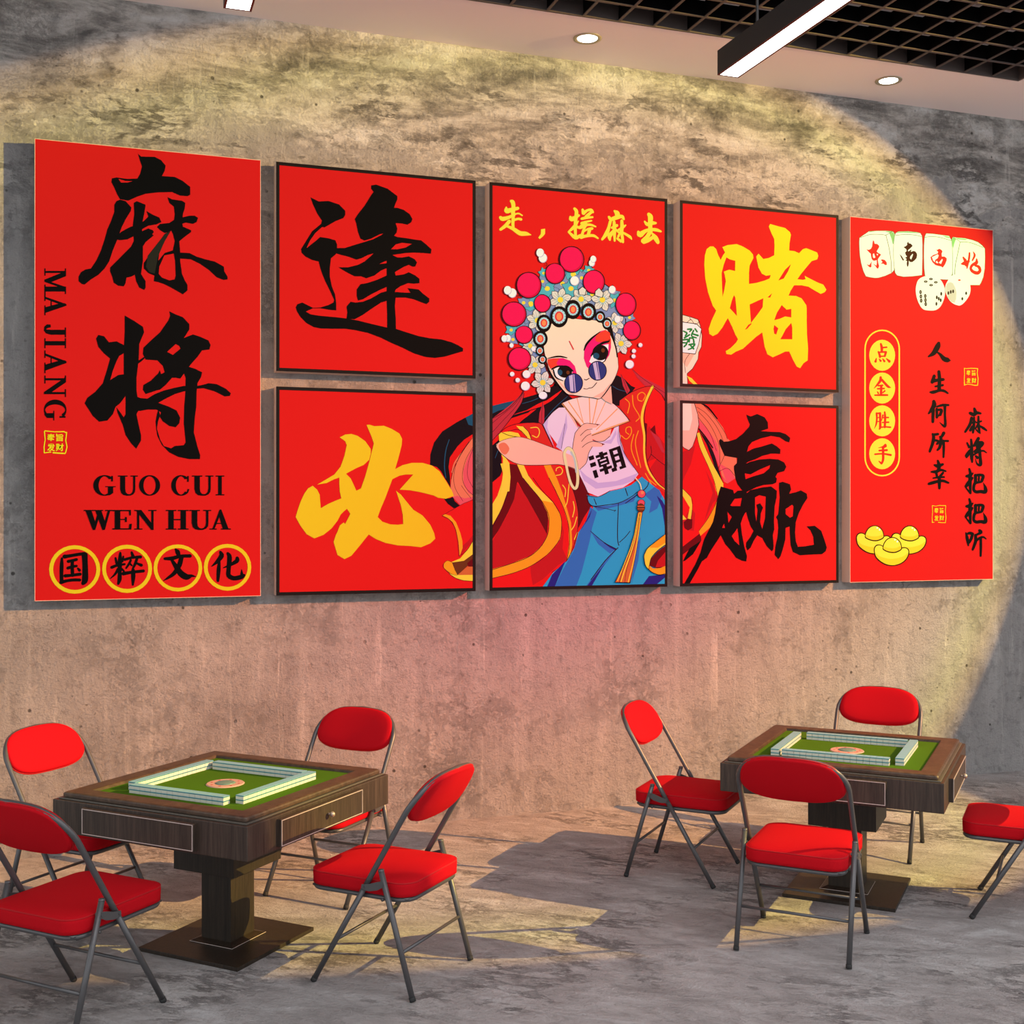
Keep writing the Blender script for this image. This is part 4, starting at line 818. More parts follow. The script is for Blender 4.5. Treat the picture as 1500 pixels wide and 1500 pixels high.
    a.draw('line', 'C468,760 540,688 650,668 750,678 880,688 962,738 1014,828 1054,920 1069,1050 1066,1112 1022,1214 927,1345 850,1345 700,1325 636,1314 586,1264 526,1184 486,1114 456,1024 436,920 441,820')
    a.draw('skin', 'C470,762 540,692 650,672 750,682 880,692 960,742 1010,830 1050,920 1065,1050 1062,1110 1018,1210 925,1340 850,1340 700,1320 640,1310 590,1260 530,1180 490,1110 460,1020 440,920 445,820')
    a.draw('skin2', 'P450,1000 490,1100 540,1185 600,1260 660,1312 700,1320 640,1280 560,1190 510,1120 478,1050', 'P1020,1200 925,1340 850,1340 940,1290')
    a.draw('black', 'E440,715 62,75', 'E568,660 75,90', 'E685,598 66,82', 'E817,618 64,75', 'E915,660 42,50', 'E972,718 40,50', 'E410,845 62,68', 'E405,945 36,42', 'E428,1020 38,38', 'S985,740,50 1020,830,22 1046,920,10 1058,1000,5', 'S440,1050,12 500,1150,12 550,1240,8')
    for cx, cy, r in ((440, 712, 44), (568, 657, 56), (685, 598, 46), (815, 620, 44), (914, 661, 29), (973, 718, 28), (409, 845, 42), (405, 946, 25), (428, 1020, 24)):
        a.draw('ring', 'E%d,%d %d,%d' % (cx, cy, r, r*1.12)); a.draw('ink', *['E%.1f,%.1f %.1f,%.1f' % (cx+r*.92*math.cos(q), cy+r*1.03*math.sin(q), r*.06, r*.06) for q in [2*PI*k/14 for k in range(14)]])
        a.draw('gem', 'E%d,%d %.1f,%.1f' % (cx, cy, r*.66, r*.78)); a.draw('gemo', 'E%d,%d %.1f,%.1f' % (cx, cy, r*.40, r*.55))
    a.draw('eyes', 'P780,945 800,890 860,825 920,780 960,770 990,790 1006,850 1006,920 990,985 960,1030 900,1050 850,1030 822,1100 800,1080 776,1010')
    a.draw('eyeo', 'P880,808 960,772 996,795 1006,860 1000,900 980,885 940,870 900,875 870,860')
    a.draw('white', 'P822,1040 838,1000 880,940 930,900 985,890 982,960 950,1035 900,1055 850,1060').draw('black', 'E916,962 68,66', 'S838,990,8 880,915,14 930,885,16 985,870,8 990,850,3').draw('hairb', 'E880,990 26,26').draw('brownr', 'E938,943 15,18')
    a.draw('white', 'E868,1020 8,8').draw('line', 'S975,960,10 955,1030,6 910,1055,3', 'S880,915,4 930,875,4 985,862,4')
    a.draw('black', 'S778,942,6 800,890,18 850,835,15 915,785,4', 'S470,1012,4 530,998,13 580,995,14 635,1006,5')
    a.draw('eyes', 'P470,1018 520,1010 600,1008 660,1030 700,1075 717,1140 690,1142 650,1110 600,1080 540,1080 495,1098 472,1060').draw('eyeo', 'P470,1020 570,1008 545,1050 565,1080 530,1082 495,1098 472,1060')
    a.draw('white', 'P518,1110 560,1082 640,1090 682,1120 640,1185 600,1197 560,1180 530,1150').draw('black', 'E615,1122 62,52', 'S505,1102,8 560,1078,15 640,1085,15 684,1118,8', 'S518,1108,12 540,1170,8 600,1200,4').draw('hairb', 'E575,1130 20,24').draw('brownr', 'E642,1130 14,16').draw('white', 'E545,1112 7,7')
    a.draw('gem', 'S654,866,9 688,934,11')
    a.draw('black', 'E690,1220 79,85', 'E892,1115 78,84').draw('glass', 'E690,1220 73,79', 'E892,1115 72,78')
    a.draw('lav', 'P650,1160 682,1147 690,1290 662,1288', 'P852,1052 878,1042 905,1188 880,1190').draw('shirts', 'P688,1146 695,1145 708,1294 700,1296', 'P886,1040 892,1040 915,1186 908,1188')
    a.draw('line', 'S780,1188,4 798,1192,5 822,1178,4', 'S775,1265,4 800,1270,3 820,1262,4 850,1255,4 885,1216,4', 'S925,1342,4 965,1290,3 1005,1230,3')
    for cx, cy, rx, ry in ((430, 162, 36, 40), (407, 118, 33, 37), (843, 205, 26, 30), (855, 172, 26, 30), (698, 355, 38, 40), (1015, 430, 30, 34), (172, 458, 36, 40), (133, 435, 33, 37), (135, 840, 26, 30), (105, 843, 26, 30), (165, 900, 18, 20), (1060, 680, 28, 32), (350, 930, 20, 22), (170, 1142, 20, 20), (292, 1143, 34, 34), (217, 1193, 20, 20), (282, 1243, 38, 38), (430, 1322, 36, 32), (1253, 897, 18, 18), (1198, 947, 18, 18), (1195, 992, 18, 18), (1162, 1060, 36, 36)):
        a.draw('lav', 'E%d,%d %d,%d' % (cx+1, cy+2, rx, ry)); a.draw('white', 'E%d,%d %d,%d' % (cx-1, cy-1, rx-3, ry-3))
    a.draw('line', 'S450,200,3 465,215,3 455,232,3', 'S205,478,3 240,490,3 235,505,3', 'S840,232,3 850,250,3')
    # petals in front of the cheek, pendant
    a.frame(*V)
    a.draw('jade', 'S1215,5,9 1250,50,9 1262,102,9').draw('line', 'E1263,135 35,35', 'E1260,212 32,30', 'E1257,252 35,40').draw('coralp', 'E1263,135 31,31', 'E1260,212 28,27').draw('gemo', 'E1270,125 14,14').draw('brownr', 'E1257,252 31,37').draw('orange', 'L1230,240,8 1285,240,8', 'L1230,262,6 1284,262,6')
    a.draw('line', 'P1231,288 1274,288 1252,410 1222,610 1192,770 1168,890 1036,884 1088,780 1148,640 1198,480').draw('orange', 'P1235,290 1270,290 1249,410 1219,610 1189,770 1163,882 1042,880 1092,780 1152,640 1202,480')
    a.draw('yeld', 'S1250,295,6 1215,480,6 1170,640,6 1120,780,6 1090,875,6', 'S1260,300,5 1235,480,5 1200,680,5 1150,880,5', 'S1240,300,4 1195,520,4 1120,720,4 1060,870,4').draw('line', 'S1252,300,2 1205,560,2 1140,760,2 1120,885,2', 'S1246,300,2 1190,560,2 1110,760,2 1075,885,2')
    a.draw('maroon', 'P1330,740 1345,680 1400,620 1468,570 1468,750 1400,765').draw('robed', 'P1400,700 1468,620 1468,750 1380,755')
    a.draw('yeld', 'P1468,472 1380,540 1310,600 1284,660 1296,740 1325,775 1330,740 1342,675 1400,612 1468,562').draw('ochre', 'P1322,735 1360,765 1420,762 1468,742 1468,812 1410,818 1350,795 1322,772', 'P1468,472 1380,540 1330,590 1400,590 1468,545')
    a.draw('line', 'S1468,472,3 1380,540,3 1310,600,3 1284,660,3 1296,740,3 1350,795,3 1410,818,3 1468,808,3', 'S1325,772,3 1330,735,3 1345,675,3 1400,612,3 1468,562,3')
def figure_hand(a):
    a.fine = 1.2
    a.frame(980, 280, 5)
    a.draw('line', 'P90,900 160,920 214,938 229,980 244,1060 239,1142 219,1182 214,1230 173,1303 134,1338 139,1420 90,1420')
    a.draw('skin', 'P90,905 160,925 210,942 225,980 240,1060 235,1140 215,1180 210,1230 170,1300 130,1335 135,1420 90,1420').draw('skin2', 'P98,1180 150,1190 190,1185 160,1240 130,1290 98,1250')
    a.draw('line', 'P90,955 203,970 240,1010 219,1122 193,1196 90,1184').draw('white', 'P90,960 200,975 235,1010 215,1120 190,1190 90,1180')
    a.draw('line', 'S98,955,3 130,962,3 160,940,3 190,975,3 225,955,3', 'S150,925,3 160,945,3', 'S120,1330,3 115,1250,3 150,1190,3')
    a.draw('dgreen', 'S105,1025,10 130,1040,14 118,1060,10', 'S135,1012,12 165,1012,14 150,1030,8', 'S112,1075,13 150,1052,12', 'S190,1008,12 205,1030,12', 'S170,1045,12 212,1058,14', 'S180,1020,12 165,1060,12 200,1075,10', 'S98,1090,12 140,1088,14 125,1120,10', 'S98,1110,12 130,1115,12 110,1140,12', 'S150,1075,12 147,1105,12', 'S150,1075,12 175,1080,12 182,1108,14', 'S145,1125,12 188,1120,14 165,1150,12 140,1160,8', 'S150,1122,12 180,1155,14')
    a.draw('yeld', 'P130,1352 165,1370 212,1420 185,1420 150,1390').draw('petal', 'E108,1410 12,8')
def figure_right(a):
    a.fine = 1.4
    a.frame(980, 560, 4.6875)
    a.draw('hair', 'P205,330 260,395 310,490 340,595 372,700 330,640 300,540 260,430')
    a.draw('coral', 'P160,140 230,150 300,220 370,310 400,385 440,420 465,540 455,660 400,695 375,680 335,560 290,440 215,320 195,230').draw('coralp', 'P200,250 270,330 330,420 350,540 360,640 410,690 375,680 335,560 290,440 212,325', 'P350,560 420,600 455,660 400,695')
    a.draw('line', 'S190,170,2 260,220,2 340,330,2 385,470,2 340,590,2', 'S200,200,2 280,290,2 340,420,2 350,560,2', 'S200,240,2 280,350,2 325,470,2', 'S330,620,2 400,590,2 450,640,2', 'S230,150,2 310,240,2 380,340,2 400,390,2')
    a.draw('black', 'S215,142,6 270,175,8 330,250,6', 'S205,320,6 250,375,6 300,450,6')
    a.draw('robe', 'P85,480 150,455 185,400 210,345 240,440 300,560 372,690 370,720 340,800 320,880 310,980 215,1055 200,1120 85,1190')
    a.draw('robed', 'P250,600 300,700 330,800 300,830 240,960 270,850 300,760', 'P85,480 130,465 180,430 150,560 110,640 85,700', 'P150,860 180,900 170,1020 110,1010 85,960')
    a.draw('maroon', 'P100,960 130,935 160,940 158,1000 130,1018 105,1000', 'P85,1135 215,1035 222,1085 85,1190')
    a.draw('yeld', 'P186,350 212,345 240,430 300,560 372,690 372,720 340,790 322,740 310,680 270,580 212,450', 'P85,722 150,790 160,850 152,940 128,935 142,860 85,765', 'P85,900 120,940 90,945').draw('ochre', 'P340,790 330,850 312,970 215,1055 205,1022 270,930 332,810')
    a.draw('line', 'S188,350,2 212,450,2 270,580,2 310,680,2 330,800,2 270,930,2 205,1020,2', 'S210,345,2 245,440,2 300,560,2 372,692,2', 'S85,722,2 150,790,2 160,850,2 150,942,2')
    a.draw('line', 'P85,140 175,140 199,220 207,290 189,370 164,440 137,469 105,454 85,434').draw('skin2', 'P85,140 170,140 195,220 203,290 185,370 160,440 135,465 105,450 85,430').draw('skin', 'P85,140 150,140 160,250 140,330 85,330')
    a.draw('black', 'P95,1230 140,1140 200,1100 222,1085 165,1180 110,1225')

# ======== panel 3
t, clip = panel(B0, B1, ZB, ZM0, True, 'black framed red square with one gold character and the black hair of the painted opera girl at its right edge')
a = Art(clip); figure_left(a); finish(a, 'illustration', t); n0 = a.base
a = Art(clip); a.base = n0; a.frame(390, 550, 4.4118)
a.draw('gold', 'P475,400 510,382 550,378 590,390 640,425 675,475 675,505 665,545 630,578 580,600 515,635 545,665 562,700 582,745 612,730 640,650 665,560 680,500 695,440 680,395 648,320 665,318 700,328 760,325 810,345 860,375 878,410 875,450 855,530 833,605 880,580 940,565 1010,565 1070,582 1120,620 1160,680 1200,745 1212,778 1160,797 1110,790 1080,775 1000,755 930,742 862,738 905,690 950,640 900,640 860,648 815,670 800,710 770,790 740,860 720,915 750,945 800,962 850,965 885,960 882,900 870,840 850,780 838,745 870,770 910,820 950,868 1010,905 1060,965 1085,1020 1092,1055 1060,1085 1000,1110 930,1102 850,1098 770,1082 710,1058 662,1028 640,1055 600,1105 550,1165 505,1187 460,1160 445,1110 435,1075 450,1030 460,1010 475,970 500,950 510,960 530,920 543,895 522,862 505,875 480,900 460,940 420,990 370,1030 310,1053 260,1025 220,970 190,915 200,880 220,820 245,765 270,730 300,713 330,740 345,770 352,858 400,830 450,808 485,795 475,750 472,700 472,660 440,670 390,695 330,705 390,670 440,640 480,590 505,520 520,450 510,425')
finish(a, 'calligraphy', t)
# ======== panel 4
t, clip = panel(2.374, 3.647, ZB, ZT, True, 'tall black framed red panel in the middle with the painted opera girl holding a fan')
a = Art(clip); figure_mid(a); finish(a, 'illustration', t)
a = Art(clip); a.frame(720, 280, 11.538)
a.draw('yelt', 'S330,168,50 355,185,70 370,250,66 362,350,70 370,420,60', 'S248,275,30 255,335,84 350,312,66 445,290,54', 'S150,445,56 190,470,72 300,440,54 400,390,30 460,380,28 520,412,22', 'S365,440,55 360,560,52 370,610,40', 'S370,490,40 450,468,40 500,478,46', 'S300,510,62 230,590,60 150,650,46', 'S255,590,36 370,640,62 480,712,76 580,720,68 668,740,12',
 'P835,645 905,635 905,720 870,765 812,810 788,788 832,725', 'S1400,295,46 1435,350,62 1420,500,60 1415,650,52 1425,800,40', 'S1330,435,40 1352,470,86 1430,440,50 1475,410,44', 'S1470,505,14 1400,600,58 1300,690,30', 'S1300,690,32 1420,785,66 1500,745,42', 'S1448,605,46 1500,622,40 1560,600,30')
a.frame(850, 280, 11.538)
a.draw('yelt', 'S38,312,40 55,375,66', 'S55,372,60 120,325,42 185,320,48 215,358,36', 'S195,350,46 140,395,54 95,440,60', 'S20,468,42 100,450,46 208,440,34', 'S20,545,50 100,520,40 190,500,28', 'S5,600,56 100,572,46 180,570,40 260,600,26', 'S100,560,52 60,640,42 30,740,50', 'S60,680,30 130,640,36 200,632,50', 'S155,660,60 130,750,50', 'S10,782,56 100,758,50 220,752,46 300,798,28',
 'S575,335,34 620,372,84 630,430,76', 'S482,435,40 520,475,60 600,450,72 700,428,60 735,475,36', 'S508,510,50 480,620,54 440,720,70 368,818,38', 'S570,515,46 575,650,62 580,842,34', 'S530,620,40 620,580,50', 'S560,680,60 495,760,72 500,825,36', 'S600,650,40 650,700,30', 'S700,500,50 705,600,62 700,700,50 712,800,50 722,865,36', 'S640,660,36 720,610,46 768,575,24', 'S690,660,36 640,770,40', 'S625,800,40 690,850,46', 'S700,690,30 770,730,42 840,775,46 868,815,20',
 'S1155,390,60 1185,440,86 1180,560,72 1185,690,72', 'S1085,512,28 1130,560,62 1200,540,72 1275,540,40', 'S980,690,50 1010,735,96 1090,680,64 1180,650,50 1280,655,56 1362,682,34', 'S1180,690,66 1130,770,70 1055,845,70', 'S1070,862,64 1150,830,64 1240,770,60', 'S1212,712,28 1270,790,80 1312,868,60')
finish(a, 'lettering', t)
# ======== panel 5
t, clip = panel(3.743, 5.011, ZM1, ZT, True, 'black framed red square with one yellow character and a painted hand holding a tile at its left edge')
a = Art(clip); figure_hand(a); finish(a, 'illustration', t)
a = Art(clip); a.frame(980, 280, 5)
a.draw('yel', 'P262,470 275,425 300,405 325,405 345,425 360,470 378,503 395,470 410,450 390,410 430,395 495,388 540,405 590,435 615,465 618,490 590,545 585,600 585,680 640,672 700,655 735,640 745,615 710,620 680,605 655,560 638,480 655,458 690,497 730,490 770,470 772,400 770,350 750,310 730,260 740,240 790,255 850,270 885,300 893,320 882,380 880,435 920,440 952,455 980,425 1005,418 1050,435 1085,450 1093,475 1085,500 1045,512 1000,565 960,615 940,645 980,650 1000,645 993,620 1040,645 1090,670 1130,685 1152,722 1140,740 1110,753 1070,730 1020,700 970,690 915,690 890,730 875,765 930,768 970,785 1005,835 1008,860 1008,950 1010,1050 1018,1150 1015,1240 985,1260 960,1297 935,1285 910,1240 880,1175 850,1175 810,1195 760,1217 720,1195 700,1140 690,1080 682,1035 640,1065 590,1110 540,1155 490,1175 455,1198 420,1193 415,1172 450,1150 490,1110 505,1085 485,1050 460,990 430,930 415,955 390,1000 355,1045 320,1062 295,1045 290,1010 310,950 345,875 320,840 285,740 265,640 258,540',
 'H420,485 445,500 485,510 483,585 440,575 400,590 408,615 415,660 405,720 392,775 388,700 385,600 400,540', 'H475,762 485,780 490,830 497,915 470,885 445,858 460,800', 'H590,830 690,785 685,850 650,900 600,965 595,900', 'H555,1015 580,980 600,968 605,972 570,1010', 'H800,655 850,575 893,535 870,590 840,640', 'H720,778 755,748 740,780', 'H825,835 860,868 895,862 895,925 850,918 810,935 770,945 790,890', 'H815,1085 855,1010 895,965 902,1000 902,1085', 'H770,980 800,1005 785,1050 770,1045 765,1010')
finish(a, 'calligraphy', t)
# ======== panel 6
t, clip = panel(3.743, 5.011, ZB, ZM0, True, 'black framed red square with one black character over the painted red robe, below the yellow one')
a = Art(clip); figure_right(a); finish(a, 'illustration', t); n0 = a.base
a = Art(clip); a.base = n0; a.frame(980, 560, 4.6875)
a.draw('black', 'P530,222 560,235 605,218 655,240 678,275 680,318 660,325 630,335 700,340 760,342 800,355 832,382 825,412 800,405 760,378 700,368 630,385 570,410 545,440 535,478 580,455 640,440 705,420 740,440 765,462 762,492 740,490 700,490 640,505 590,530 545,545 525,560 560,545 620,530 690,525 750,530 790,550 805,580 790,610 745,622 730,650 740,660 735,690 710,700 650,705 600,720 560,740 530,755 500,740 470,700 455,660 445,600 445,575 465,555 468,520 420,512 380,505 365,470 345,425 342,400 355,388 375,408 410,405 460,390 510,350 550,305 555,290 540,255', 'H520,625 560,632 620,600 695,568 690,590 650,625 580,645 525,665',
 'P355,715 440,740 447,765 470,745 525,740 535,760 560,740 640,722 700,715 740,745 738,790 725,850 720,950 722,1010 712,1050 718,1120 715,1150 705,1160 670,1125 640,1070 605,1050 580,1090 560,1135 538,1155 528,1130 530,1100 560,1060 580,1020 560,990 540,930 530,890 520,900 505,930 492,970 500,1040 515,1120 535,1195 530,1230 500,1225 460,1205 420,1150 385,1110 355,1050 330,1090 290,1150 260,1205 225,1230 200,1280 160,1350 140,1385 105,1382 140,1320 180,1250 215,1170 240,1080 275,1010 300,960 315,900 325,830 340,760',
 'H450,800 500,795 490,850 430,850 420,845', 'H400,888 432,925 408,965', 'H378,970 385,1000 365,1000 370,985', 'H590,790 620,775 665,785 662,845 660,930 640,1010 625,960 630,900 645,860 625,830 600,840 608,880 600,960 590,900', 'H470,1000 478,1060 483,1120 450,1090 430,1055 450,1030',
 'P755,690 780,683 830,700 838,735 825,765 870,755 905,742 945,765 950,795 920,840 890,900 870,960 865,1030 870,1090 885,1130 940,1125 995,1115 990,1060 970,1015 945,990 1000,985 1045,1020 1070,1090 1083,1135 1075,1160 1050,1180 990,1182 940,1185 900,1188 850,1165 835,1120 830,1050 828,990 800,1000 798,1080 780,1150 765,1195 750,1215 725,1185 730,1130 745,1060 750,1000 745,945 735,925 750,905 755,850 760,790 755,730', 'H800,870 845,840 855,850 850,920 830,930 800,905')
finish(a, 'calligraphy', t)
# ======== panel 7
t, clip = panel(5.107, 6.377, ZB, ZT, False, 'rightmost tall red panel with four white mahjong tiles, dice and small gold ingots')
a = Art(clip); a.fine = 1.5
a.frame(1250, 325, 15)
a.draw('olive', 'P130,346 340,205 500,193 700,191 855,203 893,226 918,295 898,500 888,600 893,700 898,850 901,1064 836,1132 704,1192 562,1232 480,1239 376,1227 269,1201 214,1082 168,920 138,750 128,600 123,450')
a.draw('cream', 'P137,350 340,212 500,200 700,198 850,210 885,230 910,295 890,500 880,600 885,700 890,850 893,1060 830,1125 700,1185 560,1225 480,1232 380,1220 275,1195 220,1080 175,920 145,750 135,600 130,450')
a.draw('green', 'P792,255 870,225 885,245 908,300 880,480 865,490 840,380', 'P340,222 360,208 850,210 862,216 800,240 700,216 500,210')
a.draw('olive', 'S150,345,6 350,282,6 500,273,6 640,280,6 708,295,6', 'S708,295,6 850,222,6', 'S715,295,7 780,560,7 810,750,7 830,900,7 832,1110,7')
a.draw('olive', 'P903,298 928,240 983,207 1200,203 1402,224 1474,242 1512,308 1522,500 1522,800 1515,1054 1511,1177 1300,1202 1100,1212 955,1182 913,1124 888,962 878,800 875,600 883,450').draw('cream', 'P910,300 935,245 985,215 1200,211 1400,232 1470,250 1505,310 1515,500 1515,800 1508,1050 1504,1170 1300,1195 1100,1205 960,1175 920,1120 895,960 885,800 882,600 890,450')
a.draw('green', 'P945,242 985,220 1200,215 1400,236 1450,250 1300,243 1100,236').draw('olive', 'S920,300,6 1100,278,6 1250,280,6 1400,300,6 1505,328,6')
a.draw('tred', 'P430,403 455,430 465,480 520,485 560,520 568,550 540,600 510,650 540,680 605,715 590,745 550,800 535,830 545,900 565,970 545,1025 520,1025 490,980 430,915 480,945 505,965 515,900 510,840 470,855 430,850 400,810 385,740 380,700 340,665 285,605 340,615 385,590 410,540 420,460', 'H425,710 450,690 475,760 485,780 450,800 430,780', 'H510,700 545,715 525,745 515,720', 'P290,935 350,950 370,920 405,865 395,930 395,990 370,1003 340,985', 'P600,835 640,825 690,840 730,890 735,945 700,950 650,915 600,925 640,880')
a.draw('brown', 'P1205,435 1215,470 1260,480 1302,525 1280,550 1240,590 1200,620 1200,650 1230,640 1260,610 1275,620 1260,660 1320,640 1360,650 1390,690 1400,730 1385,800 1340,850 1290,885 1240,880 1215,850 1215,930 1200,985 1180,980 1170,920 1180,860 1145,850 1170,820 1150,800 1135,790 1180,760 1150,730 1140,690 1130,680 1170,640 1160,600 1100,555 1140,540 1180,510 1180,465', 'H1250,760 1300,700 1310,720 1290,780 1270,830 1240,800', 'P1015,710 1060,750 1090,800 1110,830 1100,855 1080,845 1050,790')
a.frame(1350, 335, 12)
a.draw('olive', 'P48,138 70,92 78,79 200,86 350,106 484,124 505,162 531,209 546,320 551,450 554,600 551,720 536,829 473,902 380,898 300,891 148,856 54,829 39,700 34,500 36,300').draw('cream', 'P55,140 75,97 82,85 200,92 350,112 480,130 500,165 525,210 540,320 545,450 548,600 545,720 530,825 470,895 380,892 300,885 150,850 60,825 45,700 40,500 42,300')
a.draw('green', 'P370,122 480,143 500,165 430,155').draw('olive', 'S55,152,5 150,139,5 280,146,5 420,180,5 525,212,5')
a.draw('olive', 'P522,186 546,144 620,154 760,164 902,199 993,234 1064,290 1114,346 1118,500 1111,702 1086,852 1045,954 1018,996 840,996 600,836 539,814 539,650 542,500 534,330').draw('cream', 'P528,190 550,150 620,160 760,170 900,205 990,240 1060,295 1108,350 1112,500 1105,700 1080,850 1040,950 1015,990 840,990 600,830 545,810 545,650 548,500 540,330')
a.draw('green', 'P530,190 552,155 602,185 572,260 552,350 540,300', 'P590,162 800,185 765,200 640,186').draw('olive', 'S560,158,5 620,190,5 680,235,5', 'S680,235,5 780,235,5 900,260,5 1075,330,5', 'S675,240,6 620,500,6 590,650,6 580,815,6', 'E530,820 9,9')
a.draw('tred', 'P245,362 270,375 310,352 350,375 365,400 350,440 355,490 400,490 440,520 438,560 410,630 370,685 340,665 290,655 240,640 190,590 165,545 155,500 200,465 280,435 290,410', 'H180,500 280,450 300,470 280,520 240,545 230,590 200,560', 'H245,590 265,560 290,600 270,610', 'H300,600 360,530 370,550 340,620')
a.draw('tred', 'S840,425,30 832,520,38 795,695,24', 'S730,505,30 765,560,56', 'S695,620,20 745,610,66 825,575,50', 'S745,600,50 790,650,46', 'S905,405,12 930,470,38 890,560,26', 'S965,530,20 960,600,64 890,640,50 862,700,46 900,755,56 980,780,62 1025,735,52 1000,670,52 940,650,34')
a.draw('shade', 'C-101,1054 -56,904 60,839 204,834 304,874 374,964 412,1094 394,1234 334,1364 254,1429 150,1441 30,1420 -40,1335 -90,1204').draw('cream', 'C-105,1050 -60,900 60,835 200,830 300,870 370,960 408,1090 390,1230 330,1360 250,1425 150,1435 30,1415 -40,1330 -90,1200')
def pips(col, rx, ry, pts):
    a.draw(col, *['E%d,%d %d,%d' % (x, y, rx, ry) for x, y in pts])
pips('dot', 32, 20, ((70, 930), (162, 885), (248, 943), (165, 993))); pips('dot', 22, 36, ((-21, 1115), (-15, 1192), (-10, 1266), (62, 1184), (66, 1255), (70, 1325))); pips('dot', 17, 33, ((343, 1145), (265, 1208), (300, 1232), (333, 1258), (258, 1322)))
pips('shade', 9, 6, ((70, 930), (162, 885), (248, 943), (165, 993))); pips('shade', 5, 10, ((-21, 1115), (-15, 1192), (-10, 1266), (62, 1184), (66, 1255), (70, 1325)))
a.draw('cream', 'C412,1030 438,950 498,860 560,812 700,826 832,948 857,1070 832,1180 762,1282 682,1348 600,1338 518,1292 458,1212 422,1120').draw('shade', 'P425,1100 420,1020 450,960 500,938 550,960 590,1040 610,1120 605,1230 580,1300 518,1288 458,1208')
pips('tred', 26, 13, ((662, 905),)); pips('dot', 16, 32, ((468, 1132), (510, 1112), (552, 1102))); pips('dot', 17, 28, ((781, 1135), (713, 1232)))
# small gold ingots
a.frame(1240, 755, 12.5)
def ingot(dx, dy):
    f = lambda s: 'C'+' '.join('%g,%g' % (x+dx, y+dy) for x, y in nums(s))
    a.draw('ingotd', f('496,640 512,570 556,534 620,534 690,570 840,620 1000,590 1060,580 1118,600 1146,650 1140,725 1098,808 1015,880 903,920 800,925 696,900 594,838 522,755'))
    a.draw('ingotl', f('514,640 527,582 564,552 620,552 690,588 840,640 1000,608 1060,598 1104,614 1128,652 1122,718 1084,794 1006,862 898,903 802,908 704,882 606,822 538,745'))
    a.draw('ingot', f('530,690 600,745 720,785 840,795 960,775 1060,735 1118,690 1100,770 1006,862 898,903 802,908 704,882 606,822 555,765'))
    a.draw('ingotd', f('658,590 676,514 738,430 830,396 916,416 984,484 1010,570 1004,630 925,676 850,690 756,676 668,632'))
    a.draw('ingotl', f('674,590 690,522 746,446 830,412 908,430 970,494 994,570 988,618 918,656 850,668 764,656 684,618'))
    a.draw('ingot', f('676,570 760,595 850,600 920,590 990,555 992,590 985,618 918,656 850,668 764,656 684,618'))
    a.draw('white', 'E%g,%g 16,12' % (885+dx, 445+dy), 'E%g,%g 14,16' % (928+dx, 478+dy))
ingot(-325, -216); ingot(318, -213); ingot(0, 0)
finish(a, 'illustration', t); n0 = 4
a = Art(clip); a.base = n0; a.frame(1260, 480, 13.643); a.wm = 1.08
pts = []
for k in range(17):
    q = PI-PI*k/16; pts.append((438+342*math.cos(q), 425-373*math.sin(q), 28))
for k in range(17):
    q = PI*k/16; pts.append((438+342*math.cos(q), 2590+368*math.sin(q), 28))
a.add('yelt', ribbon(pts, False, True))
for cy in (552, 1207, 1862, 2520): a.draw('yelt', 'E438,%d 259,310' % cy)
a.draw('tred', 'S410,322,36 430,400,52 430,480,45', 'S440,400,30 530,390,30', 'S360,480,30 385,540,42 395,590,40', 'S385,490,30 500,485,36 520,490,36', 'S512,490,46 490,570,40', 'S400,572,26 495,570,26', 'S322,612,18 305,678,48', 'S378,628,18 408,665,44', 'S448,622,18 482,672,44', 'S522,618,18 582,675,54',
 'S408,990,46 400,1060,52 340,1140,36 275,1212,10', 'S430,1040,45 500,1120,46 560,1180,46 612,1198,10', 'S360,1162,30 450,1150,30', 'S345,1222,30 480,1215,30', 'S420,1160,46 415,1340,46', 'S340,1278,18 362,1312,32', 'S492,1262,32 450,1300,24', 'S290,1350,28 420,1347,38 545,1347,34',
 'S325,1708,36 332,1800,36 320,1920,32 283,2018,8', 'S325,1712,30 390,1712,36', 'S395,1708,46 398,1850,42 398,1990,46 378,2032,20', 'S350,1800,20 385,1795,20', 'S350,1875,20 385,1875,20', 'S452,1748,34 425,1862,12', 'S488,1685,32 497,1800,44 490,1990,42', 'S440,1800,24 562,1795,30', 'S440,1895,26 567,1890,32', 'S425,1990,28 500,1983,28 605,1990,32',
 'S505,2342,46 450,2380,28 362,2402,10', 'S510,2366,48 468,2388,40', 'S378,2457,34 535,2447,40', 'S292,2530,32 450,2520,32 612,2545,42', 'S455,2395,46 457,2520,48 455,2640,46 430,2712,36', 'S370,2668,16 425,2712,46')
finish(a, 'round_badges', t)
a = Art(clip); a.base = n0; a.frame(1350, 490, 10.714); a.wm = 1.17
a.draw('black', 'S268,135,44 250,190,72 190,290,62 108,347,22', 'S225,262,14 290,312,36 350,380,62 410,402,62 452,408,12', 'S270,580,40 280,700,48 275,860,50', 'S198,650,44 165,750,46', 'S190,728,50 270,712,42 342,706,40', 'S215,815,26 332,795,34', 'S132,905,22 180,905,46 280,880,36 350,885,36 412,922,24',
 'S190,1048,44 195,1110,62 150,1190,46 108,1242,20', 'S182,1180,46 175,1372,38', 'S240,1132,26 330,1108,36 422,1108,28', 'S365,1120,42 365,1250,32 370,1432,38 330,1422,26 283,1378,8', 'S236,1165,34 240,1300,38', 'S240,1182,30 310,1188,42 290,1262,40', 'S245,1282,26 290,1262,26')
a.frame(1350, 620, 12.5)
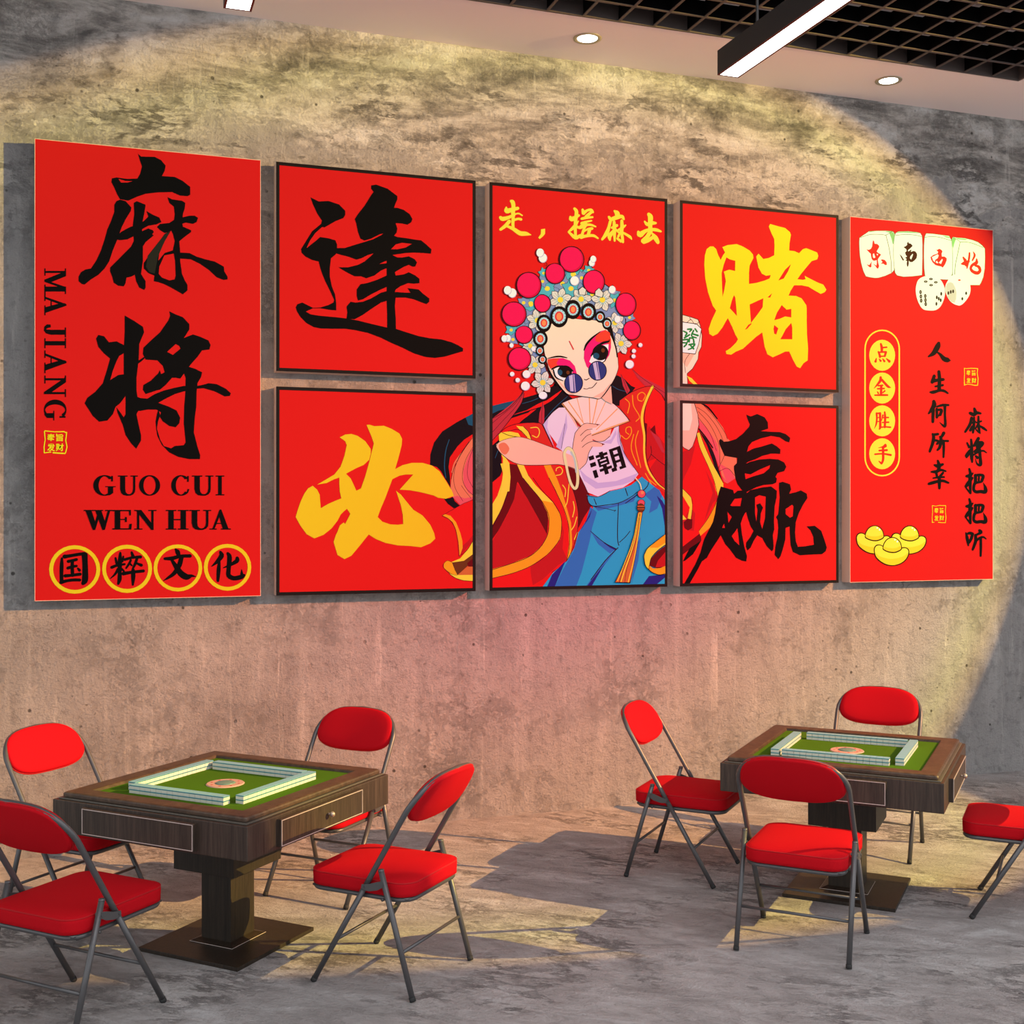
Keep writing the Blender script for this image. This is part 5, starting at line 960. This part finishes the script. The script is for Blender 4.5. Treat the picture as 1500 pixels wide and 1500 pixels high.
a.draw('black', 'S200,195,34 220,260,52 200,370,50 148,518,40', 'S210,212,46 300,198,40', 'S225,310,42 290,320,36 310,342,46 280,382,32', 'S405,178,54 370,240,42 335,250,34', 'S355,250,46 350,350,52 330,440,46 288,492,32', 'S370,322,26 485,325,36', 'S400,320,42 405,450,42 400,622,32',
 'S295,685,34 320,780,62 310,850,50', 'S232,765,30 300,782,62 388,752,40', 'S178,890,30 260,887,52 350,856,42 440,878,30', 'S265,900,44 282,975,34', 'S392,905,36 330,982,42', 'S208,1005,22 310,990,36 412,985,30', 'S320,990,52 325,1100,52 325,1192,40', 'S130,1110,42 200,1090,52 320,1060,46 400,1056,46 492,1092,32',
 'S965,-270,40 990,-190,62', 'S885,-187,46 950,-160,62 1010,-190,52 1078,-180,36', 'S915,-100,46 885,20,46 798,158,36', 'S960,-110,30 955,40,46 940,172,36', 'S910,0,26 985,-30,30', 'S930,60,46 890,132,44', 'S1040,-125,32 1040,0,42 1050,100,42 1068,185,24', 'S1000,-10,26 1092,-37,30', 'S1030,20,30 985,100,26', 'S1000,120,26 1050,168,30', 'S1050,40,26 1130,90,42 1188,132,26',
 'S905,298,34 915,420,48 915,600,56 925,712,30', 'S832,360,30 870,440,42', 'S890,500,52 830,590,64 822,622,38', 'S1040,275,50 1000,350,54 960,412,42', 'S1040,350,42 1112,365,60 1060,440,52 975,522,50', 'S1040,392,52 1020,432,60', 'S930,590,32 1050,520,32 1130,505,30 1188,542,16', 'S1060,480,52 1070,600,46 1080,740,56 1055,765,42 1010,735,26 983,648,8', 'S990,600,32 1022,632,52')
def ba(dy):
    a.draw('black', *['S'+' '.join('%g,%g,%g' % (x, y+dy, w_) for x, y, w_ in nums(s)) for s in ('872,835,34 892,920,48 885,1050,56 895,1282,34', '820,970,42 880,960,62 937,914,26', '930,1000,36 860,1090,62 808,1160,46', '803,1170,24 890,1282,32', '985,950,50 985,1080,50 960,1130,46 955,1220,46 1000,1257,50 1080,1250,52 1165,1255,60 1165,1180,50 1128,1088,8', '990,955,42 1070,945,42 1125,970,52 1100,1062,46', '1050,970,32 1045,1052,32', '990,1090,42 1092,1072,36')])
ba(0); ba(551)
a.frame(1350, 720, 13.636)
a.draw('black', 'S885,825,26 910,940,56 932,1078,30', 'S900,850,30 960,830,52 1022,848,50', 'S1015,850,50 990,940,52 945,1025,42', 'S1155,780,54 1185,815,56 1100,862,38', 'S1075,870,50 1080,980,56 1050,1080,50 1018,1162,40', 'S1080,990,36 1160,930,46 1230,910,36 1288,948,20', 'S1180,940,46 1182,1100,46 1178,1288,36')
finish(a, 'lettering', t)
a = Art(clip); a.base = n0; a.frame(1350, 490, 10.714)
a.draw('gold', 'L668,530,12 700,535,10 780,530,12 875,535,14', 'L880,535,12 870,600,10 885,690,12 878,795,12', 'L670,530,12 672,620,10 668,700,10 672,795,16', 'L668,792,12 720,780,10 770,785,10 830,798,14 875,797,12')
for ch, b in (('奉', (700, 560, 768, 640)), ('旨', (785, 560, 850, 645)), ('发', (702, 682, 768, 765)), ('财', (783, 682, 856, 768))): a.glyph('gold', ch, *b, bold=.03)
a.frame(1350, 720, 13.636)
a.draw('gold', 'L215,280,12 280,292,10 350,278,12 478,282,14', 'L480,285,12 472,380,10 485,520,12 475,622,12', 'L210,285,12 218,400,10 208,520,10 212,618,16', 'L208,620,14 250,615,10', 'L330,615,14 400,622,12 475,622,12')
for ch, b in (('奉', (250, 325, 340, 432)), ('旨', (360, 325, 440, 434)), ('发', (252, 478, 338, 588)), ('财', (352, 478, 446, 588))): a.glyph('gold', ch, *b, bold=.03)
finish(a, 'seal_stamps', t)
# ---------------------------------------------------------------- light
w = bpy.data.worlds.new('World'); SC.world = w; w.use_nodes = True
bg = w.node_tree.nodes['Background']; bg.inputs[0].default_value = (.93, .96, 1.0, 1); bg.inputs[1].default_value = 1.2
SPOT = Vector((9.376, -5.854, 4.813)); AX = Vector((-.68273519, .65928407, -.31498756)).normalized()
l = bpy.data.lights.new('gel_spotlight', 'SPOT'); l.energy = 82; l.spot_size = math.radians(43.6); l.spot_blend = .035; l.shadow_soft_size = .006
o = bpy.data.objects.new('gel_spotlight', l); COL.objects.link(o); o.location = SPOT; o.rotation_euler = AX.to_track_quat('-Z', 'Y').to_euler()
l.use_nodes = True; nt = l.node_tree; em = nt.nodes['Emission']
tc = nt.nodes.new('ShaderNodeTexCoord'); sp = nt.nodes.new('ShaderNodeSeparateXYZ'); nt.links.new(tc.outputs['Normal'], sp.inputs[0])
mm = nt.nodes.new('ShaderNodeMath'); mm.operation = 'ABSOLUTE'; nt.links.new(sp.outputs['Z'], mm.inputs[0])
ac = nt.nodes.new('ShaderNodeMath'); ac.operation = 'ARCCOSINE'; nt.links.new(mm.outputs[0], ac.inputs[0])
dv = nt.nodes.new('ShaderNodeMath'); dv.operation = 'DIVIDE'; dv.inputs[1].default_value = math.radians(21.8); nt.links.new(ac.outputs[0], dv.inputs[0])
rp = nt.nodes.new('ShaderNodeValToRGB'); e = rp.color_ramp.elements
stops = [(0, (.95, .09, .08)), (.2, (1.0, .14, .09)), (.42, (1.05, .36, .12)), (.6, (1.0, .46, .15)), (.8, (.92, .55, .22)), (.9, (.95, .70, .16)), (.95, (.82, .5, .12)), (1.0, (.2, .12, .1))]
for i, (p, c) in enumerate(stops):
    if i > 1: e.new(p)
    e[i].position = p; e[i].color = (*c, 1)
lf = nt.nodes.new('ShaderNodeLightFalloff'); lf.inputs['Strength'].default_value = 1; nt.links.new(lf.outputs['Constant'], em.inputs['Strength'])
nt.links.new(dv.outputs[0], rp.inputs[0]); nt.links.new(rp.outputs[0], em.inputs['Color'])
def area(name, loc, rot, sx, sy, e, col):
    l = bpy.data.lights.new(name, 'AREA'); l.shape = 'RECTANGLE'; l.size = sx; l.size_y = sy; l.energy = e; l.color = col
    o = bpy.data.objects.new(name, l); COL.objects.link(o); o.location = loc; o.rotation_euler = rot
area('overhead_fill', (3.0, -6.2, 4.9), (math.radians(8), 0, 0), 9, 5, 310, (.98, .97, 1))  # added fill light, no visible fixture: lifts the floor and chair tops
SC.view_settings.view_transform = 'Standard'; SC.view_settings.look = 'None'; SC.view_settings.exposure = .2; SC.view_settings.gamma = 1
SC.view_settings.use_curve_mapping = False
